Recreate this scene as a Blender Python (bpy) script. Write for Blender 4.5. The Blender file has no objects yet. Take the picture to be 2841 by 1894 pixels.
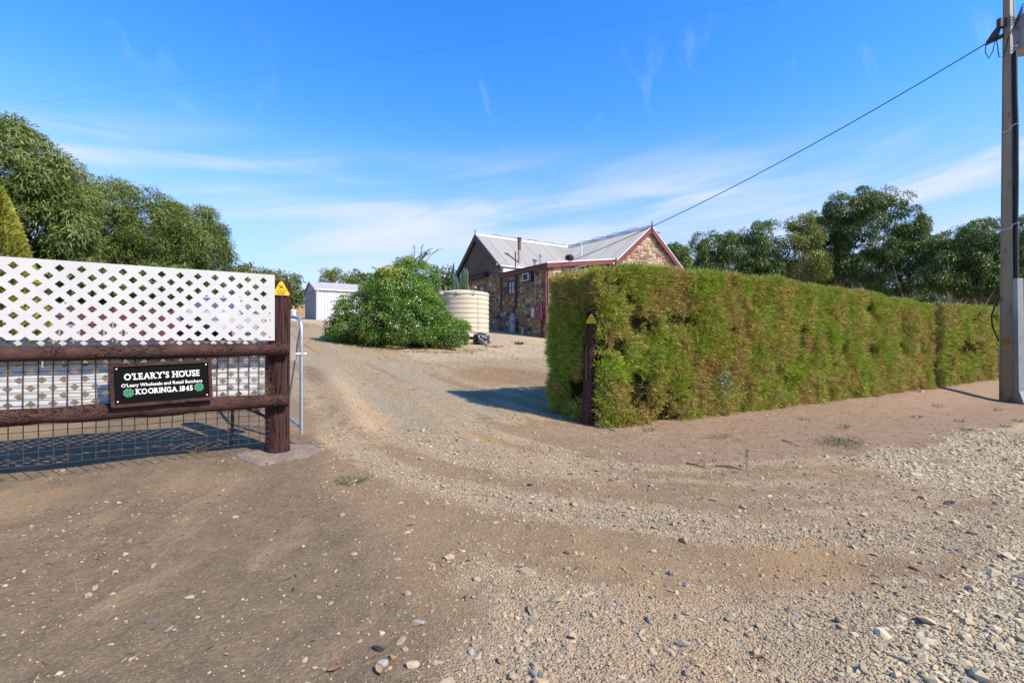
import bpy, bmesh, math, random
import numpy as np
from mathutils import Vector, Matrix
R = math.radians
C = bpy.context.scene.collection
SC = bpy.context.scene

# ------------------------------------------------------------------ camera, sky, sun, exposure
CAM_H = 1.45
cam = bpy.data.cameras.new('camera')
cam.lens = 17.0; cam.sensor_width = 36.0; cam.clip_start = 0.05; cam.clip_end = 3000
cam_o = bpy.data.objects.new('camera', cam); C.objects.link(cam_o)
cam_o.location = (0, 0, CAM_H); cam_o.rotation_euler = (R(90), 0, 0)
SC.camera = cam_o

SUN_EL = R(43.0)
SUN_AZ = math.atan2(0.867, -0.497)          # bearing of the sun from +Y towards +X
world = bpy.data.worlds.new('World'); SC.world = world
world.use_nodes = True
SKY_STRENGTH = 0.15
EXPOSURE = 0.60
def build_sky():
    nt = world.node_tree; nt.nodes.clear(); N = nt.nodes.new; L = nt.links.new
    out = N('ShaderNodeOutputWorld'); bg = N('ShaderNodeBackground'); bg.inputs[1].default_value = SKY_STRENGTH
    L(bg.outputs[0], out.inputs[0])
    sky = N('ShaderNodeTexSky'); sky.sky_type = 'NISHITA'; sky.sun_disc = False
    sky.sun_elevation = SUN_EL; sky.sun_rotation = SUN_AZ
    sky.air_density = 1.0; sky.dust_density = 0.05; sky.ozone_density = 2.5; sky.altitude = 200
    hs = N('ShaderNodeHueSaturation'); hs.inputs['Saturation'].default_value = 1.36; hs.inputs['Value'].default_value = 1.50
    hs.inputs['Hue'].default_value = 0.510
    L(sky.outputs[0], hs.inputs['Color'])
    # thin cirrus: streaks in bearing/elevation
    tc = N('ShaderNodeTexCoord'); sep = N('ShaderNodeSeparateXYZ'); L(tc.outputs['Generated'], sep.inputs[0])
    def M(op, a, b=None, c=None):
        n = N('ShaderNodeMath'); n.operation = op
        for i, v in enumerate((a, b, c)):
            if v is None: continue
            if isinstance(v, (int, float)): n.inputs[i].default_value = v
            else: L(v, n.inputs[i])
        return n.outputs[0]
    def MR(v, a, b, c=0.0, d=1.0):
        n = N('ShaderNodeMapRange'); n.interpolation_type = 'SMOOTHSTEP'
        L(v, n.inputs[0]); n.inputs[1].default_value = a; n.inputs[2].default_value = b; n.inputs[3].default_value = c; n.inputs[4].default_value = d
        return n.outputs[0]
    az = M('ARCTAN2', sep.outputs[0], sep.outputs[1])
    el = M('ARCSINE', sep.outputs[2])
    # warp so that streaks lie flat and feather
    def noise(vec, scale, detail, rough, dist=0.0):
        n = N('ShaderNodeTexNoise'); n.noise_dimensions = '3D'
        L(vec, n.inputs['Vector']); n.inputs['Scale'].default_value = scale; n.inputs['Detail'].default_value = detail
        n.inputs['Roughness'].default_value = rough; n.inputs['Distortion'].default_value = dist
        return n.outputs[0]
    def comb(a, b, c=0.0):
        n = N('ShaderNodeCombineXYZ')
        for i, v in enumerate((a, b, c)):
            if isinstance(v, (int, float)): n.inputs[i].default_value = v
            else: L(v, n.inputs[i])
        return n.outputs[0]
    tilt = M('MULTIPLY_ADD', az, -0.13, el)
    v1 = comb(M('MULTIPLY', az, 2.6), M('MULTIPLY', tilt, 17.0), 3.7)
    n1 = noise(v1, 1.0, 6, 0.5, 0.6)
    v2 = comb(M('MULTIPLY', az, 1.5), M('MULTIPLY', el, 5.0), 9.1)
    n2 = noise(v2, 1.0, 4, 0.5, 0.3)
    band = M('MULTIPLY', MR(el, 0.06, 0.20), MR(el, 0.40, 0.25))
    streak = MR(M('ADD', M('MULTIPLY', n1, 0.62), M('MULTIPLY', n2, 0.5)), 0.47, 0.72)
    cl = M('MULTIPLY', streak, band)
    # a few high thin wisps
    v3 = comb(M('MULTIPLY', az, 9.0), M('MULTIPLY_ADD', el, 4.0, M('MULTIPLY', az, 3.0)), 1.3)
    n3 = noise(v3, 1.0, 6, 0.6, 1.0)
    wisp = M('MULTIPLY', MR(n3, 0.56, 0.78), M('MULTIPLY', MR(el, 0.16, 0.25), MR(el, 0.62, 0.42)))
    wisp = M('MULTIPLY', wisp, MR(n2, 0.47, 0.62))
    cl = M('MAXIMUM', M('MULTIPLY', cl, 0.85), M('MULTIPLY', wisp, 0.22))
    hz = MR(el, 0.46, 0.04, 0.0, 0.80)              # pale band of haze above the horizon
    cw = cl; cl = M('MULTIPLY', hz, 0.95)
    mx = N('ShaderNodeMix'); mx.data_type = 'RGBA'
    L(cl, mx.inputs[0]); L(hs.outputs[0], mx.inputs[6]); mx.inputs[7].default_value = (2.2, 2.42, 3.5, 1)
    mx2 = N('ShaderNodeMix'); mx2.data_type = 'RGBA'; L(cw, mx2.inputs[0]); L(mx.outputs[2], mx2.inputs[6]); mx2.inputs[7].default_value = (3.7, 3.9, 4.3, 1)
    L(mx2.outputs[2], bg.inputs[0])
build_sky()
sun = bpy.data.lights.new('sun', 'SUN'); sun.energy = 4.6; sun.angle = R(0.53); sun.color = (1.0, 0.885, 0.71)
sun_o = bpy.data.objects.new('sun', sun); C.objects.link(sun_o)
sd = Vector((math.sin(SUN_AZ)*math.cos(SUN_EL), math.cos(SUN_AZ)*math.cos(SUN_EL), math.sin(SUN_EL)))
sun_o.rotation_euler = sd.to_track_quat('Z', 'Y').to_euler(); sun_o.location = (30, -20, 40)
vs = SC.view_settings
SC.display_settings.display_device = 'sRGB'
vs.view_transform = 'Standard'; vs.look = 'None'; vs.exposure = EXPOSURE; vs.gamma = 1.0; vs.use_curve_mapping = False
SC.cycles.max_bounces = 5; SC.cycles.diffuse_bounces = 2; SC.cycles.transparent_max_bounces = 6
SC.cycles.use_denoising = True

# ------------------------------------------------------------------ frames of reference
# s runs along the road (fence and hedge line), t runs from the road into the yard
A2 = np.array([.8377, .5461]); B2 = np.array([-.5461, .8377])
FPX, CX, CY = 1341.6, 1420.5, 947.0
def W(s, t, z=0.0): return Vector((s*A2[0]+t*B2[0], s*A2[1]+t*B2[1], z))
def st(x, y): return x*A2[0]+y*A2[1], x*B2[0]+y*B2[1]
RZ = math.atan2(A2[1], A2[0])
_TK = np.array([-80, 0, 2, 4.5, 6, 22, 27, 32, 48, 60, 100, 115, 700.])
_SL = np.array([.0, .0, .03, .07, .10, .115, .085, .07, .065, .10, .11, .0, .0])
_tt = np.linspace(-80, 700, 15601); _zz = np.cumsum(np.interp(_tt, _TK, _SL))*(_tt[1]-_tt[0]); _zz -= np.interp(6.7, _tt, _zz)
def smooth(a, b, x):
    u = np.clip((np.asarray(x, float)-a)/(b-a), 0, 1); return u*u*(3-2*u)
def vnoise(p, seed=0):
    """value noise, p (N,3)"""
    p = np.asarray(p, float); i = np.floor(p).astype(np.int64); f = p-i; f = f*f*(3-2*f)
    def h(ix, iy, iz):
        n = (ix*374761393 + iy*668265263 + iz*2147483647 + seed*1274126177) & 0xffffffff
        n = ((n ^ (n >> 13))*1274126177) & 0xffffffff
        n = (n ^ (n >> 16)) & 0xffff
        return n/65535.0
    r = 0
    for dx in (0, 1):
        for dy in (0, 1):
            for dz in (0, 1):
                w = (f[:, 0] if dx else 1-f[:, 0])*(f[:, 1] if dy else 1-f[:, 1])*(f[:, 2] if dz else 1-f[:, 2])
                r = r + w*h(i[:, 0]+dx, i[:, 1]+dy, i[:, 2]+dz)
    return r
def fbm(p, seed=0, oct=4):
    p = np.asarray(p, float); r = 0; a = .5; tot = 0
    for k in range(oct):
        r = r+a*vnoise(p*(2**k)+k*17.3, seed+k); tot += a; a *= .5
    return r/tot
def fbm2(s, t, f, seed=0, oct=4):
    s = np.atleast_1d(np.asarray(s, float)).ravel(); t = np.atleast_1d(np.asarray(t, float)).ravel()
    return fbm(np.stack([s*f, t*f, np.zeros_like(s)+seed*3.1], 1), seed, oct)
def ground_z(s, t, relief=True):
    s = np.atleast_1d(np.asarray(s, float)); t = np.atleast_1d(np.asarray(t, float))
    z = np.interp(t, _tt, _zz) - .27*smooth(10, 20, s)*smooth(5.9, 4.3, t)
    if relief:
        near = 1-smooth(14, 30, np.hypot(s-2, t))
        z = z + near*(.09*(fbm2(s, t, .55, 5, 3)-.5)+.03*(fbm2(s, t, 2.6, 6, 3)-.5)).reshape(s.shape)
        # ridge beside the wheel rut inside the gate
        u = t-7.2; c = 2.05+.09*u+.5*np.sin(u*.35)*.3
        z = z + .13*np.exp(-((s-c)/.28)**2)*smooth(6.6, 8.0, t)*smooth(15, 11, t)
        z = z - .05*np.exp(-((s-c-.8)/.4)**2)*smooth(6.4, 8.0, t)*smooth(17, 12, t)
    return z
def gz(s, t): return float(ground_z(s, t)[0])
def at_px(px, D):
    X = (px-CX)/FPX*D; return st(X, D)
def z_px(py, D): return CAM_H+(CY-py)/FPX*D
def unproj(px, py):
    rx = (px-CX)/FPX; rz = (CY-py)/FPX
    D = np.linspace(1.5, 90, 9000); s, t = st(rx*D, D)
    d = CAM_H+rz*D-ground_z(s, t); i = int(np.where(d < 0)[0][0])
    return float(s[i]), float(t[i])

# ------------------------------------------------------------------ builders
class MB:
    def __init__(s): s.v = []; s.f = []
    def add(s, vs, fs):
        n = len(s.v); s.v += [tuple(v) for v in vs]; s.f += [tuple(i+n for i in f) for f in fs]; return s
    def hexa(s, p):                       # eight corners: bottom loop then top loop
        return s.add(p, [(3, 2, 1, 0), (4, 5, 6, 7), (0, 1, 5, 4), (1, 2, 6, 5), (2, 3, 7, 6), (3, 0, 4, 7)])
    def box(s, s0, s1, t0, t1, z0, z1):
        return s.hexa([W(s0, t0, z0), W(s1, t0, z0), W(s1, t1, z0), W(s0, t1, z0), W(s0, t0, z1), W(s1, t0, z1), W(s1, t1, z1), W(s0, t1, z1)])
    def wbox(s, c, d, rz=0.0):            # box given by centre and size in world axes turned by rz
        c = Vector(c); ca, sa = math.cos(rz), math.sin(rz); P = []
        for z in (-1, 1):
            for x, y in ((-1, -1), (1, -1), (1, 1), (-1, 1)):
                lx, ly = x*d[0]/2, y*d[1]/2
                P.append(c+Vector((lx*ca-ly*sa, lx*sa+ly*ca, z*d[2]/2)))
        return s.hexa(P)
    def prism(s, poly, ext):              # polygon of 3-D points pushed along a vector
        n = len(poly); poly = [Vector(p) for p in poly]; e = Vector(ext)
        fs = [tuple(range(n-1, -1, -1)), tuple(range(n, 2*n))]+[(i, (i+1) % n, (i+1) % n+n, i+n) for i in range(n)]
        return s.add(poly+[p+e for p in poly], fs)
    def tube(s, pts, r, n=8, caps=True, wob=0.0, seed=0):
        pts = [Vector(p) for p in pts]; rr = r if isinstance(r, (list, tuple)) else [r]*len(pts)
        rnd = random.Random(seed); vs = []; fs = []; ref = None
        for i, p in enumerate(pts):
            d = (pts[min(i+1, len(pts)-1)]-pts[max(i-1, 0)]).normalized()
            if ref is None:
                ref = Vector((0, 0, 1)) if abs(d.z) < .9 else Vector((1, 0, 0))
            u = d.cross(ref).normalized(); w = u.cross(d).normalized(); ref = w
            for k in range(n):
                a = 2*math.pi*k/n; q = rr[i]*(1+wob*(rnd.random()-.5))
                vs.append(p+(u*math.cos(a)+w*math.sin(a))*q)
        for i in range(len(pts)-1):
            for k in range(n):
                a, b = i*n+k, i*n+(k+1) % n; fs.append((a, b, b+n, a+n))
        if caps: fs += [tuple(range(n-1, -1, -1)), tuple(range((len(pts)-1)*n, len(pts)*n))]
        return s.add(vs, fs)
    def lathe(s, c, prof, n=24):          # profile of (radius, z) about a vertical axis through c
        c = Vector(c); vs = []; fs = []
        for r, z in prof:
            for k in range(n):
                a = 2*math.pi*k/n; vs.append(c+Vector((r*math.cos(a), r*math.sin(a), z)))
        for i in range(len(prof)-1):
            for k in range(n):
                a, b = i*n+k, i*n+(k+1) % n; fs.append((a, b, b+n, a+n))
        fs += [tuple(range(n-1, -1, -1)), tuple(range((len(prof)-1)*n, len(prof)*n))]
        return s.add(vs, fs)
    def build(s, name, m, parent=None, smooth_=False, bevel=0.0):
        o0 = origin(parent) if parent else Vector()
        me = bpy.data.meshes.new(name); me.from_pydata([Vector(v)-o0 for v in s.v], [], s.f)
        bm = bmesh.new(); bm.from_mesh(me); bmesh.ops.recalc_face_normals(bm, faces=bm.faces); bm.to_mesh(me); bm.free()
        o = bpy.data.objects.new(name, me); C.objects.link(o)
        if m: me.materials.append(m)
        if parent: o.parent = parent
        if smooth_:
            me.polygons.foreach_set('use_smooth', [True]*len(me.polygons))
            try: me.set_sharp_from_angle(angle=R(40))
            except Exception: pass
        if bevel:
            b = o.modifiers.new('bevel', 'BEVEL'); b.width = bevel; b.segments = 2; b.limit_method = 'ANGLE'
        return o
def origin(o):
    p = Vector()
    while o is not None: p = p+o.location; o = o.parent
    return p
def tag(o, label, cat=None, group=None, kind=None):
    o['label'] = label
    if cat: o['category'] = cat
    if group: o['group'] = group
    if kind: o['kind'] = kind
    return o
def thing(name, label, cat, loc, group=None):
    o = bpy.data.objects.new(name, None); o.empty_display_size = .2; C.objects.link(o); o.location = loc
    return tag(o, label, cat, group)
def np_mesh(name, verts, quads, m, parent=None, attrs=None, smooth_=False):
    """fast mesh from arrays: verts (N,3), quads (M,k)"""
    o0 = origin(parent) if parent else Vector()
    verts = np.asarray(verts, np.float32)-np.array(o0, np.float32); quads = np.asarray(quads, np.int32)
    me = bpy.data.meshes.new(name); me.vertices.add(len(verts)); me.vertices.foreach_set('co', verts.ravel())
    k = quads.shape[1]; me.loops.add(quads.size); me.loops.foreach_set('vertex_index', quads.ravel())
    me.polygons.add(len(quads)); me.polygons.foreach_set('loop_start', np.arange(0, quads.size, k, dtype=np.int32))
    if smooth_: me.polygons.foreach_set('use_smooth', np.ones(len(quads), bool))
    for an, (dom, arr) in (attrs or {}).items():
        a = me.attributes.new(an, 'FLOAT', dom); a.data.foreach_set('value', np.asarray(arr, np.float32))
    me.update(calc_edges=True); me.validate()
    if m: me.materials.append(m)
    o = bpy.data.objects.new(name, me); C.objects.link(o)
    if parent: o.parent = parent
    return o
def unit(v): return v/np.maximum(np.linalg.norm(v, axis=1, keepdims=True), 1e-9)
def leaf_arrays(pos, d, nrm, L, Wd, droop=0.0):
    """one folded diamond per leaf"""
    d = unit(d); side = unit(np.cross(d, nrm)); up = np.cross(side, d)
    L = L[:, None]; Wd = Wd[:, None]
    b = pos; mid = pos+d*L*.45+up*L*.06; tip = pos+d*L-np.array([0, 0, 1.])*L*droop
    v = np.stack([b, mid+side*Wd*.5, tip, mid-side*Wd*.5], 1).reshape(-1, 3)
    q = np.arange(len(pos)*4).reshape(-1, 4)
    return v, q

# ------------------------------------------------------------------ materials
def nt_new(name):
    m = bpy.data.materials.new(name); m.use_nodes = True; nt = m.node_tree; nt.nodes.clear()
    out = nt.nodes.new('ShaderNodeOutputMaterial'); b = nt.nodes.new('ShaderNodeBsdfPrincipled')
    nt.links.new(b.outputs[0], out.inputs[0]); return m, nt, b
def mixc(nt, f, a, b, mode='MIX'):
    n = nt.nodes.new('ShaderNodeMix'); n.data_type = 'RGBA'; n.blend_type = mode
    for i, v in ((0, f), (6, a), (7, b)):
        if isinstance(v, (int, float)): n.inputs[i].default_value = v
        elif isinstance(v, tuple): n.inputs[i].default_value = v if len(v) == 4 else v+(1,)
        else: nt.links.new(v, n.inputs[i])
    return n.outputs[2]
def tnoise(nt, vec, scale, detail=4, rough=.55, dist=0.0):
    n = nt.nodes.new('ShaderNodeTexNoise'); n.inputs['Scale'].default_value = scale; n.inputs['Detail'].default_value = detail
    n.inputs['Roughness'].default_value = rough; n.inputs['Distortion'].default_value = dist
    if vec is not None: nt.links.new(vec, n.inputs['Vector'])
    return n.outputs[0]
def mrange(nt, v, a, b, c=0.0, d=1.0):
    n = nt.nodes.new('ShaderNodeMapRange'); nt.links.new(v, n.inputs[0])
    for i, x in ((1, a), (2, b), (3, c), (4, d)): n.inputs[i].default_value = x
    return n.outputs[0]
def mth(nt, op, a, b=0.0):
    n = nt.nodes.new('ShaderNodeMath'); n.operation = op
    for i, v in ((0, a), (1, b)):
        if isinstance(v, (int, float)): n.inputs[i].default_value = v
        else: nt.links.new(v, n.inputs[i])
    return n.outputs[0]
def tcoord(nt, scale=(1, 1, 1), rot=(0, 0, 0), kind='Object'):
    t = nt.nodes.new('ShaderNodeTexCoord'); mp = nt.nodes.new('ShaderNodeMapping')
    mp.inputs['Scale'].default_value = scale; mp.inputs['Rotation'].default_value = rot
    nt.links.new(t.outputs[kind], mp.inputs[0]); return mp.outputs[0]
def bumpn(nt, b, h, strength=.3, dist=.02):
    n = nt.nodes.new('ShaderNodeBump'); n.inputs['Strength'].default_value = strength; n.inputs['Distance'].default_value = dist
    nt.links.new(h, n.inputs['Height']); nt.links.new(n.outputs[0], b.inputs['Normal'])
def pmat(name, c1, c2=None, scale=6.0, rough=.7, metal=0.0, bump=.15, bdist=.01, stretch=(1, 1, 1), rot=(0, 0, 0), spots=None, spec=.3, detail=5):
    """two-tone noisy surface with fine relief, optional sparse specks (colour, scale, threshold)"""
    m, nt, b = nt_new(name); v = tcoord(nt, stretch, rot)
    n = tnoise(nt, v, scale, detail, .6, .2)
    col = mixc(nt, mrange(nt, n, .3, .7), c1, c2 or tuple(x*.75 for x in c1))
    if spots:
        s = tnoise(nt, v, spots[1], 3, .6); col = mixc(nt, mrange(nt, s, spots[2], spots[2]+.06), col, spots[0])
    nt.links.new(col, b.inputs['Base Color']); b.inputs['Roughness'].default_value = rough
    b.inputs['Metallic'].default_value = metal; b.inputs['Specular IOR Level'].default_value = spec
    if bump: bumpn(nt, b, tnoise(nt, v, scale*4, 4, .6), bump, bdist)
    return m
def leaf_mat(name, stops, gloss=.45, trans=.25, attr='tint'):
    m, nt, b = nt_new(name)
    a = nt.nodes.new('ShaderNodeAttribute'); a.attribute_name = attr
    r = nt.nodes.new('ShaderNodeValToRGB'); nt.links.new(a.outputs['Fac'], r.inputs[0]); e = r.color_ramp.elements
    e[0].position, e[0].color = stops[0][0], stops[0][1]+(1,); e[1].position, e[1].color = stops[-1][0], stops[-1][1]+(1,)
    for p, c in stops[1:-1]: x = e.new(p); x.color = c+(1,)
    nt.links.new(r.outputs[0], b.inputs['Base Color']); b.inputs['Roughness'].default_value = gloss; b.inputs['Specular IOR Level'].default_value = .25
    tr = nt.nodes.new('ShaderNodeBsdfTranslucent'); nt.links.new(mixc(nt, .5, r.outputs[0], (.16, .2, .03)), tr.inputs[0])
    ms = nt.nodes.new('ShaderNodeMixShader'); ms.inputs[0].default_value = trans
    nt.links.new(b.outputs[0], ms.inputs[1]); nt.links.new(tr.outputs[0], ms.inputs[2])
    out = [n for n in nt.nodes if n.type == 'OUTPUT_MATERIAL'][0]; nt.links.new(ms.outputs[0], out.inputs[0])
    return m
def objcol_mat(name, rough=.85, scale=9.0, bump=.4, bdist=.02, var=.35, metal=0.0):
    """colour taken from each object's own colour, broken up by noise"""
    m, nt, b = nt_new(name); oi = nt.nodes.new('ShaderNodeObjectInfo'); v = tcoord(nt, kind='Generated')
    v2 = tcoord(nt)
    n = tnoise(nt, v2, scale, 5, .65)
    col = mixc(nt, mrange(nt, n, .3, .72, 0, var), oi.outputs['Color'], (.1, .075, .05))
    nt.links.new(col, b.inputs['Base Color']); b.inputs['Roughness'].default_value = rough; b.inputs['Metallic'].default_value = metal
    b.inputs['Specular IOR Level'].default_value = .25
    bumpn(nt, b, tnoise(nt, v2, scale*3, 4, .6), bump, bdist); return m
def timber_mat(name, c1, c2, crack=(.012, .006, .006), axis='x'):
    m, nt, b = nt_new(name)
    st_ = {'x': (.35, 9, 9), 'z': (9, 9, .35)}[axis]; rot = (0, 0, -RZ) if axis == 'x' else (0, 0, 0)
    v = tcoord(nt, st_, rot); n = tnoise(nt, v, 2.0, 6, .65, .4)
    col = mixc(nt, mrange(nt, n, .3, .7), c1, c2)
    v2 = tcoord(nt, (st_[0]*1.6, st_[1]*2, st_[2]*2) if axis == 'x' else (18, 18, .6), rot); k = tnoise(nt, v2, 1.6, 3, .5, .3)
    cr = mrange(nt, mth(nt, 'ABSOLUTE', mth(nt, 'SUBTRACT', k, .5)), .0, .035, 1, 0)
    gate = mrange(nt, tnoise(nt, tcoord(nt), 2.2, 2), .42, .54)
    cr = mth(nt, 'MULTIPLY', cr, gate); col = mixc(nt, cr, col, crack)
    sp = tnoise(nt, tcoord(nt), 42, 2); col = mixc(nt, mrange(nt, sp, .73, .78), col, (.3, .24, .22))
    nt.links.new(col, b.inputs['Base Color']); b.inputs['Roughness'].default_value = .82; b.inputs['Specular IOR Level'].default_value = .15
    bumpn(nt, b, mth(nt, 'SUBTRACT', n, mth(nt, 'MULTIPLY', cr, 1.4)), .9, .02); return m

MAROON_T = timber_mat('maroon_timber', (.088, .044, .036), (.046, .025, .021))
MAROON_V = timber_mat('maroon_post', (.080, .037, .031), (.043, .021, .018), axis='z')
MAROON = pmat('maroon_paint', (.19, .052, .06), (.15, .04, .048), 4, .55, bump=.05)
MAROON_D = pmat('maroon_dark_paint', (.12, .035, .04), (.09, .027, .03), 4, .5, bump=.05)
WHITE = pmat('white_painted_board', (.53, .525, .515), (.47, .465, .455), 2.2, .5, bump=.10, spots=((.36, .33, .29), 14, .70))
WHITE_P = pmat('white_paint', (.66, .66, .66), (.60, .60, .61), 2, .5, bump=.03)
CREAM = pmat('cream_poly', (.60, .53, .39), (.56, .49, .36), 1.6, .45, bump=.02)
GALV = pmat('galvanised_steel', (.60, .61, .63), (.48, .49, .52), 9, .38, .75, bump=.04)
ZINC = pmat('weathered_zinc', (.42, .42, .42), (.30, .30, .31), 5, .5, .4, bump=.05)
WIRE = pmat('wire_rusty', (.09, .07, .065), (.055, .045, .042), 30, .6, .3, bump=0)
BLACK = pmat('black_gloss', (.004, .004, .004), (.006, .006, .006), 8, .45, bump=.02, spec=.12, spots=((.2, .2, .2), 90, .76))
RUBBER = pmat('black_rubber', (.012, .012, .013), (.018, .018, .018), 8, .55, bump=.05)
CONC = pmat('concrete', (.42, .37, .33), (.32, .28, .25), 3.5, .9, bump=.3, spots=((.2, .15, .12), 7, .62))
CONC_P = pmat('pole_concrete', (.34, .255, .165), (.24, .18, .115), 2.2, .9, bump=.25, stretch=(1, 1, .35), spots=((.13, .1, .08), 5, .6))
CONC_PAD = pmat('footing_concrete', (.255, .20, .15), (.165, .13, .10), 5, .95, bump=.9, bdist=.03, spots=((.14, .085, .075), 9, .62))
GLASS = pmat('dark_glass', (.035, .05, .065), (.02, .03, .04), 1.5, .08, bump=0, spec=.8)
LETTER = pmat('white_lettering', (.85, .85, .84), (.82, .82, .81), 5, .5, bump=0)
CLOVER = pmat('clover_green', (.01, .27, .09), (.008, .24, .08), 5, .5, bump=0)
CLOVER_E = pmat('clover_edge', (.30, .33, .31), (.28, .3, .29), 5, .5, bump=0)
YELLOW = pmat('warning_yellow', (.75, .46, .012), (.70, .42, .012), 5, .45, bump=0)
INK = pmat('black_ink', (.02, .015, .01), (.03, .02, .012), 5, .6, bump=0)
REDINK = pmat('red_ink', (.5, .06, .03), (.45, .05, .03), 5, .6, bump=0)
BARK = pmat('grey_bark', (.20, .16, .12), (.11, .085, .065), 5, .9, bump=.5, stretch=(1, 1, .3))
BARK_P = pmat('pale_bark', (.42, .36, .30), (.26, .21, .17), 3, .8, bump=.3, stretch=(1, 1, .3))
BARK_D = pmat('dark_twig', (.055, .04, .026), (.035, .026, .018), 6, .9, bump=.4)
STONE = objcol_mat('wall_stone')
LOOSE = objcol_mat('loose_stone', .9, 22, .6, .012, .3)
# ------------------------------------------------------------------ ground
def gmasks(s, t):
    """what lies where on the ground: arrays 0..1"""
    sh = np.shape(s); s = np.ravel(np.asarray(s, float)); t = np.ravel(np.asarray(t, float))
    n1 = fbm2(s, t, .45, 11, 4)-.5; n2 = fbm2(s, t, 1.3, 12, 4)-.5; n3 = fbm2(s, t, .16, 13, 3)-.5; n4 = fbm2(s, t, 3.2, 14, 3)-.5
    wl = np.interp(t, [-10, 1.5, 2.6, 4.2, 5.6, 7.5, 10, 14, 19], [.3, .6, 1.6, 1.9, 1.75, 1.6, 1.5, 1.3, .8])
    rr_ = np.where((s < 8) & (t < 7.5), np.hypot(s-8, t-7.5), np.where(t >= 7.5, 8-s, 7.5-t)); al_ = np.where((s < 8) & (t < 7.5), np.arctan2(7.5-t, 8-s)*5, np.where(t >= 7.5, 7.5-t, s))
    streak = fbm(np.stack([rr_*1.9+.25*n2, al_*.22, 0*s+4.4], 1), 41, 4); streak2 = fbm(np.stack([rr_*6, al_*.5, 0*s+8.4], 1), 43, 3)
    gravel = smooth(-1.0, 1.2, s-wl+1.5*n2+1.0*n1+.5*n4)                               # driveway and road side
    inside = smooth(6.3, 7.6, t)
    # band of bare brown dirt between the hedge and the road
    tb = np.interp(s, [3.5, 5.5, 8, 12, 20], [5.3, 4.35, 3.3, 2.9, 2.2])
    hedge_dirt = smooth(-.25, .35, t-tb+.9*n2)*smooth(4.4, 5.6, s+.8*n1)*(1-smooth(6.4, 7.4, t))
    gravel = gravel*(1-.9*hedge_dirt)
    # centre strip of sandy dirt between wheel tracks on the road side
    cs = np.interp(t, [.0, 1.2, 2.2, 3.0, 4.2], [2.2, 2.1, 2.55, 2.8, 2.6])
    sandy = .85*np.exp(-((s-cs-.5*n1)/.75)**2)*smooth(4.3, 3.2, t)
    sandy2 = np.exp(-((s-4.2-1.0*n2)/.8)**2-((t-2.0-.5*n2)/.5)**2)+np.exp(-((s-3.7-.5*(t-6.2)*-.2)/.16)**2-((t-6.1)/1.0)**2)*1.1
    gravel = gravel*(1-.55*sandy)*(1-.45*np.clip(sandy2, 0, 1))
    gravel = gravel*(.30+.95*smooth(.36, .62, .7*streak+.3*streak2+.10*n4))
    # yard: pale gravel apron by the tank, brown damp patch nearer
    yard = smooth(13.5, 15.5, t+1.5*n1)*smooth(4.5, 7.5, s+1.2*n2)
    damp = np.exp(-((s-7.3)/1.7)**2-((t-11.6)/1.7)**2)*smooth(-.3, .1, n2+.2)
    lime = smooth(.1, .9, (s-7.0)*.9+1.2*n2)*smooth(3.4, 2.6, t+.8*n2)+smooth(.55, .0, t-.9+.6*n2)*smooth(2.2, 3.3, s+n2)
    lime = lime+.55*smooth(-.1, .5, n2)*smooth(2.7, 3.4, s)*smooth(1.6, .9, t)
    lime = np.clip(lime, 0, 1)*smooth(-.35, .05, n2+.5*n4+.12)
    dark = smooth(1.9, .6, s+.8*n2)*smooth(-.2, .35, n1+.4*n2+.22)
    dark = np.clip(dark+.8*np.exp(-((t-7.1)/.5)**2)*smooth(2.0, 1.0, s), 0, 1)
    pink = np.exp(-((s-2.3-.08*(t-7))/.45)**2)*smooth(6.6, 8, t)*smooth(14, 10, t)
    grass = smooth(44, 52, t-.25*s+6*n3)
    tracks = np.exp(-((s-2.9-1.2*n3)/.4)**2)+np.exp(-((s-4.4-1.2*n3)/.4)**2)
    tracks = tracks*smooth(6.0, 9, t)*smooth(30, 22, t)
    return {k: np.clip(v, 0, 1).reshape(sh) for k, v in dict(gravel=gravel, sand=np.clip(sandy*.6+sandy2, 0, 1), lime=lime, dark=dark,
            pink=pink, grass=grass, yard=yard, damp=damp, track=tracks, bank=hedge_dirt, streak=np.clip((.6*streak+.4*streak2-.3)*2.4, 0, 1)).items()}
def steps(pts):
    out = []
    for (a, b, d) in pts: out += list(np.arange(a, b-1e-6, d))
    return np.array(out+[pts[-1][1]])
gs = steps([(-260, -60, 20), (-60, -20, 4), (-20, -4, .8), (-4, -1.5, .2), (-1.5, 9, .07), (9, 16, .16), (16, 26, .3), (26, 60, 2), (60, 300, 20)])
gt = steps([(-60, -8, 6), (-8, -1, .6), (-1, .3, .15), (.3, 9.5, .07), (9.5, 16, .14), (16, 30, .4), (30, 60, 1.5), (60, 130, 4), (130, 600, 40)])
GS, GT = np.meshgrid(gs, gt, indexing='ij')
GZ = ground_z(GS.ravel(), GT.ravel()).reshape(GS.shape)
gx = GS*A2[0]+GT*B2[0]; gy = GS*A2[1]+GT*B2[1]
gi = np.arange(GS.size).reshape(GS.shape)
gq = np.stack([gi[:-1, :-1], gi[1:, :-1], gi[1:, 1:], gi[:-1, 1:]], -1).reshape(-1, 4)
MK = gmasks(GS.ravel(), GT.ravel())
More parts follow.
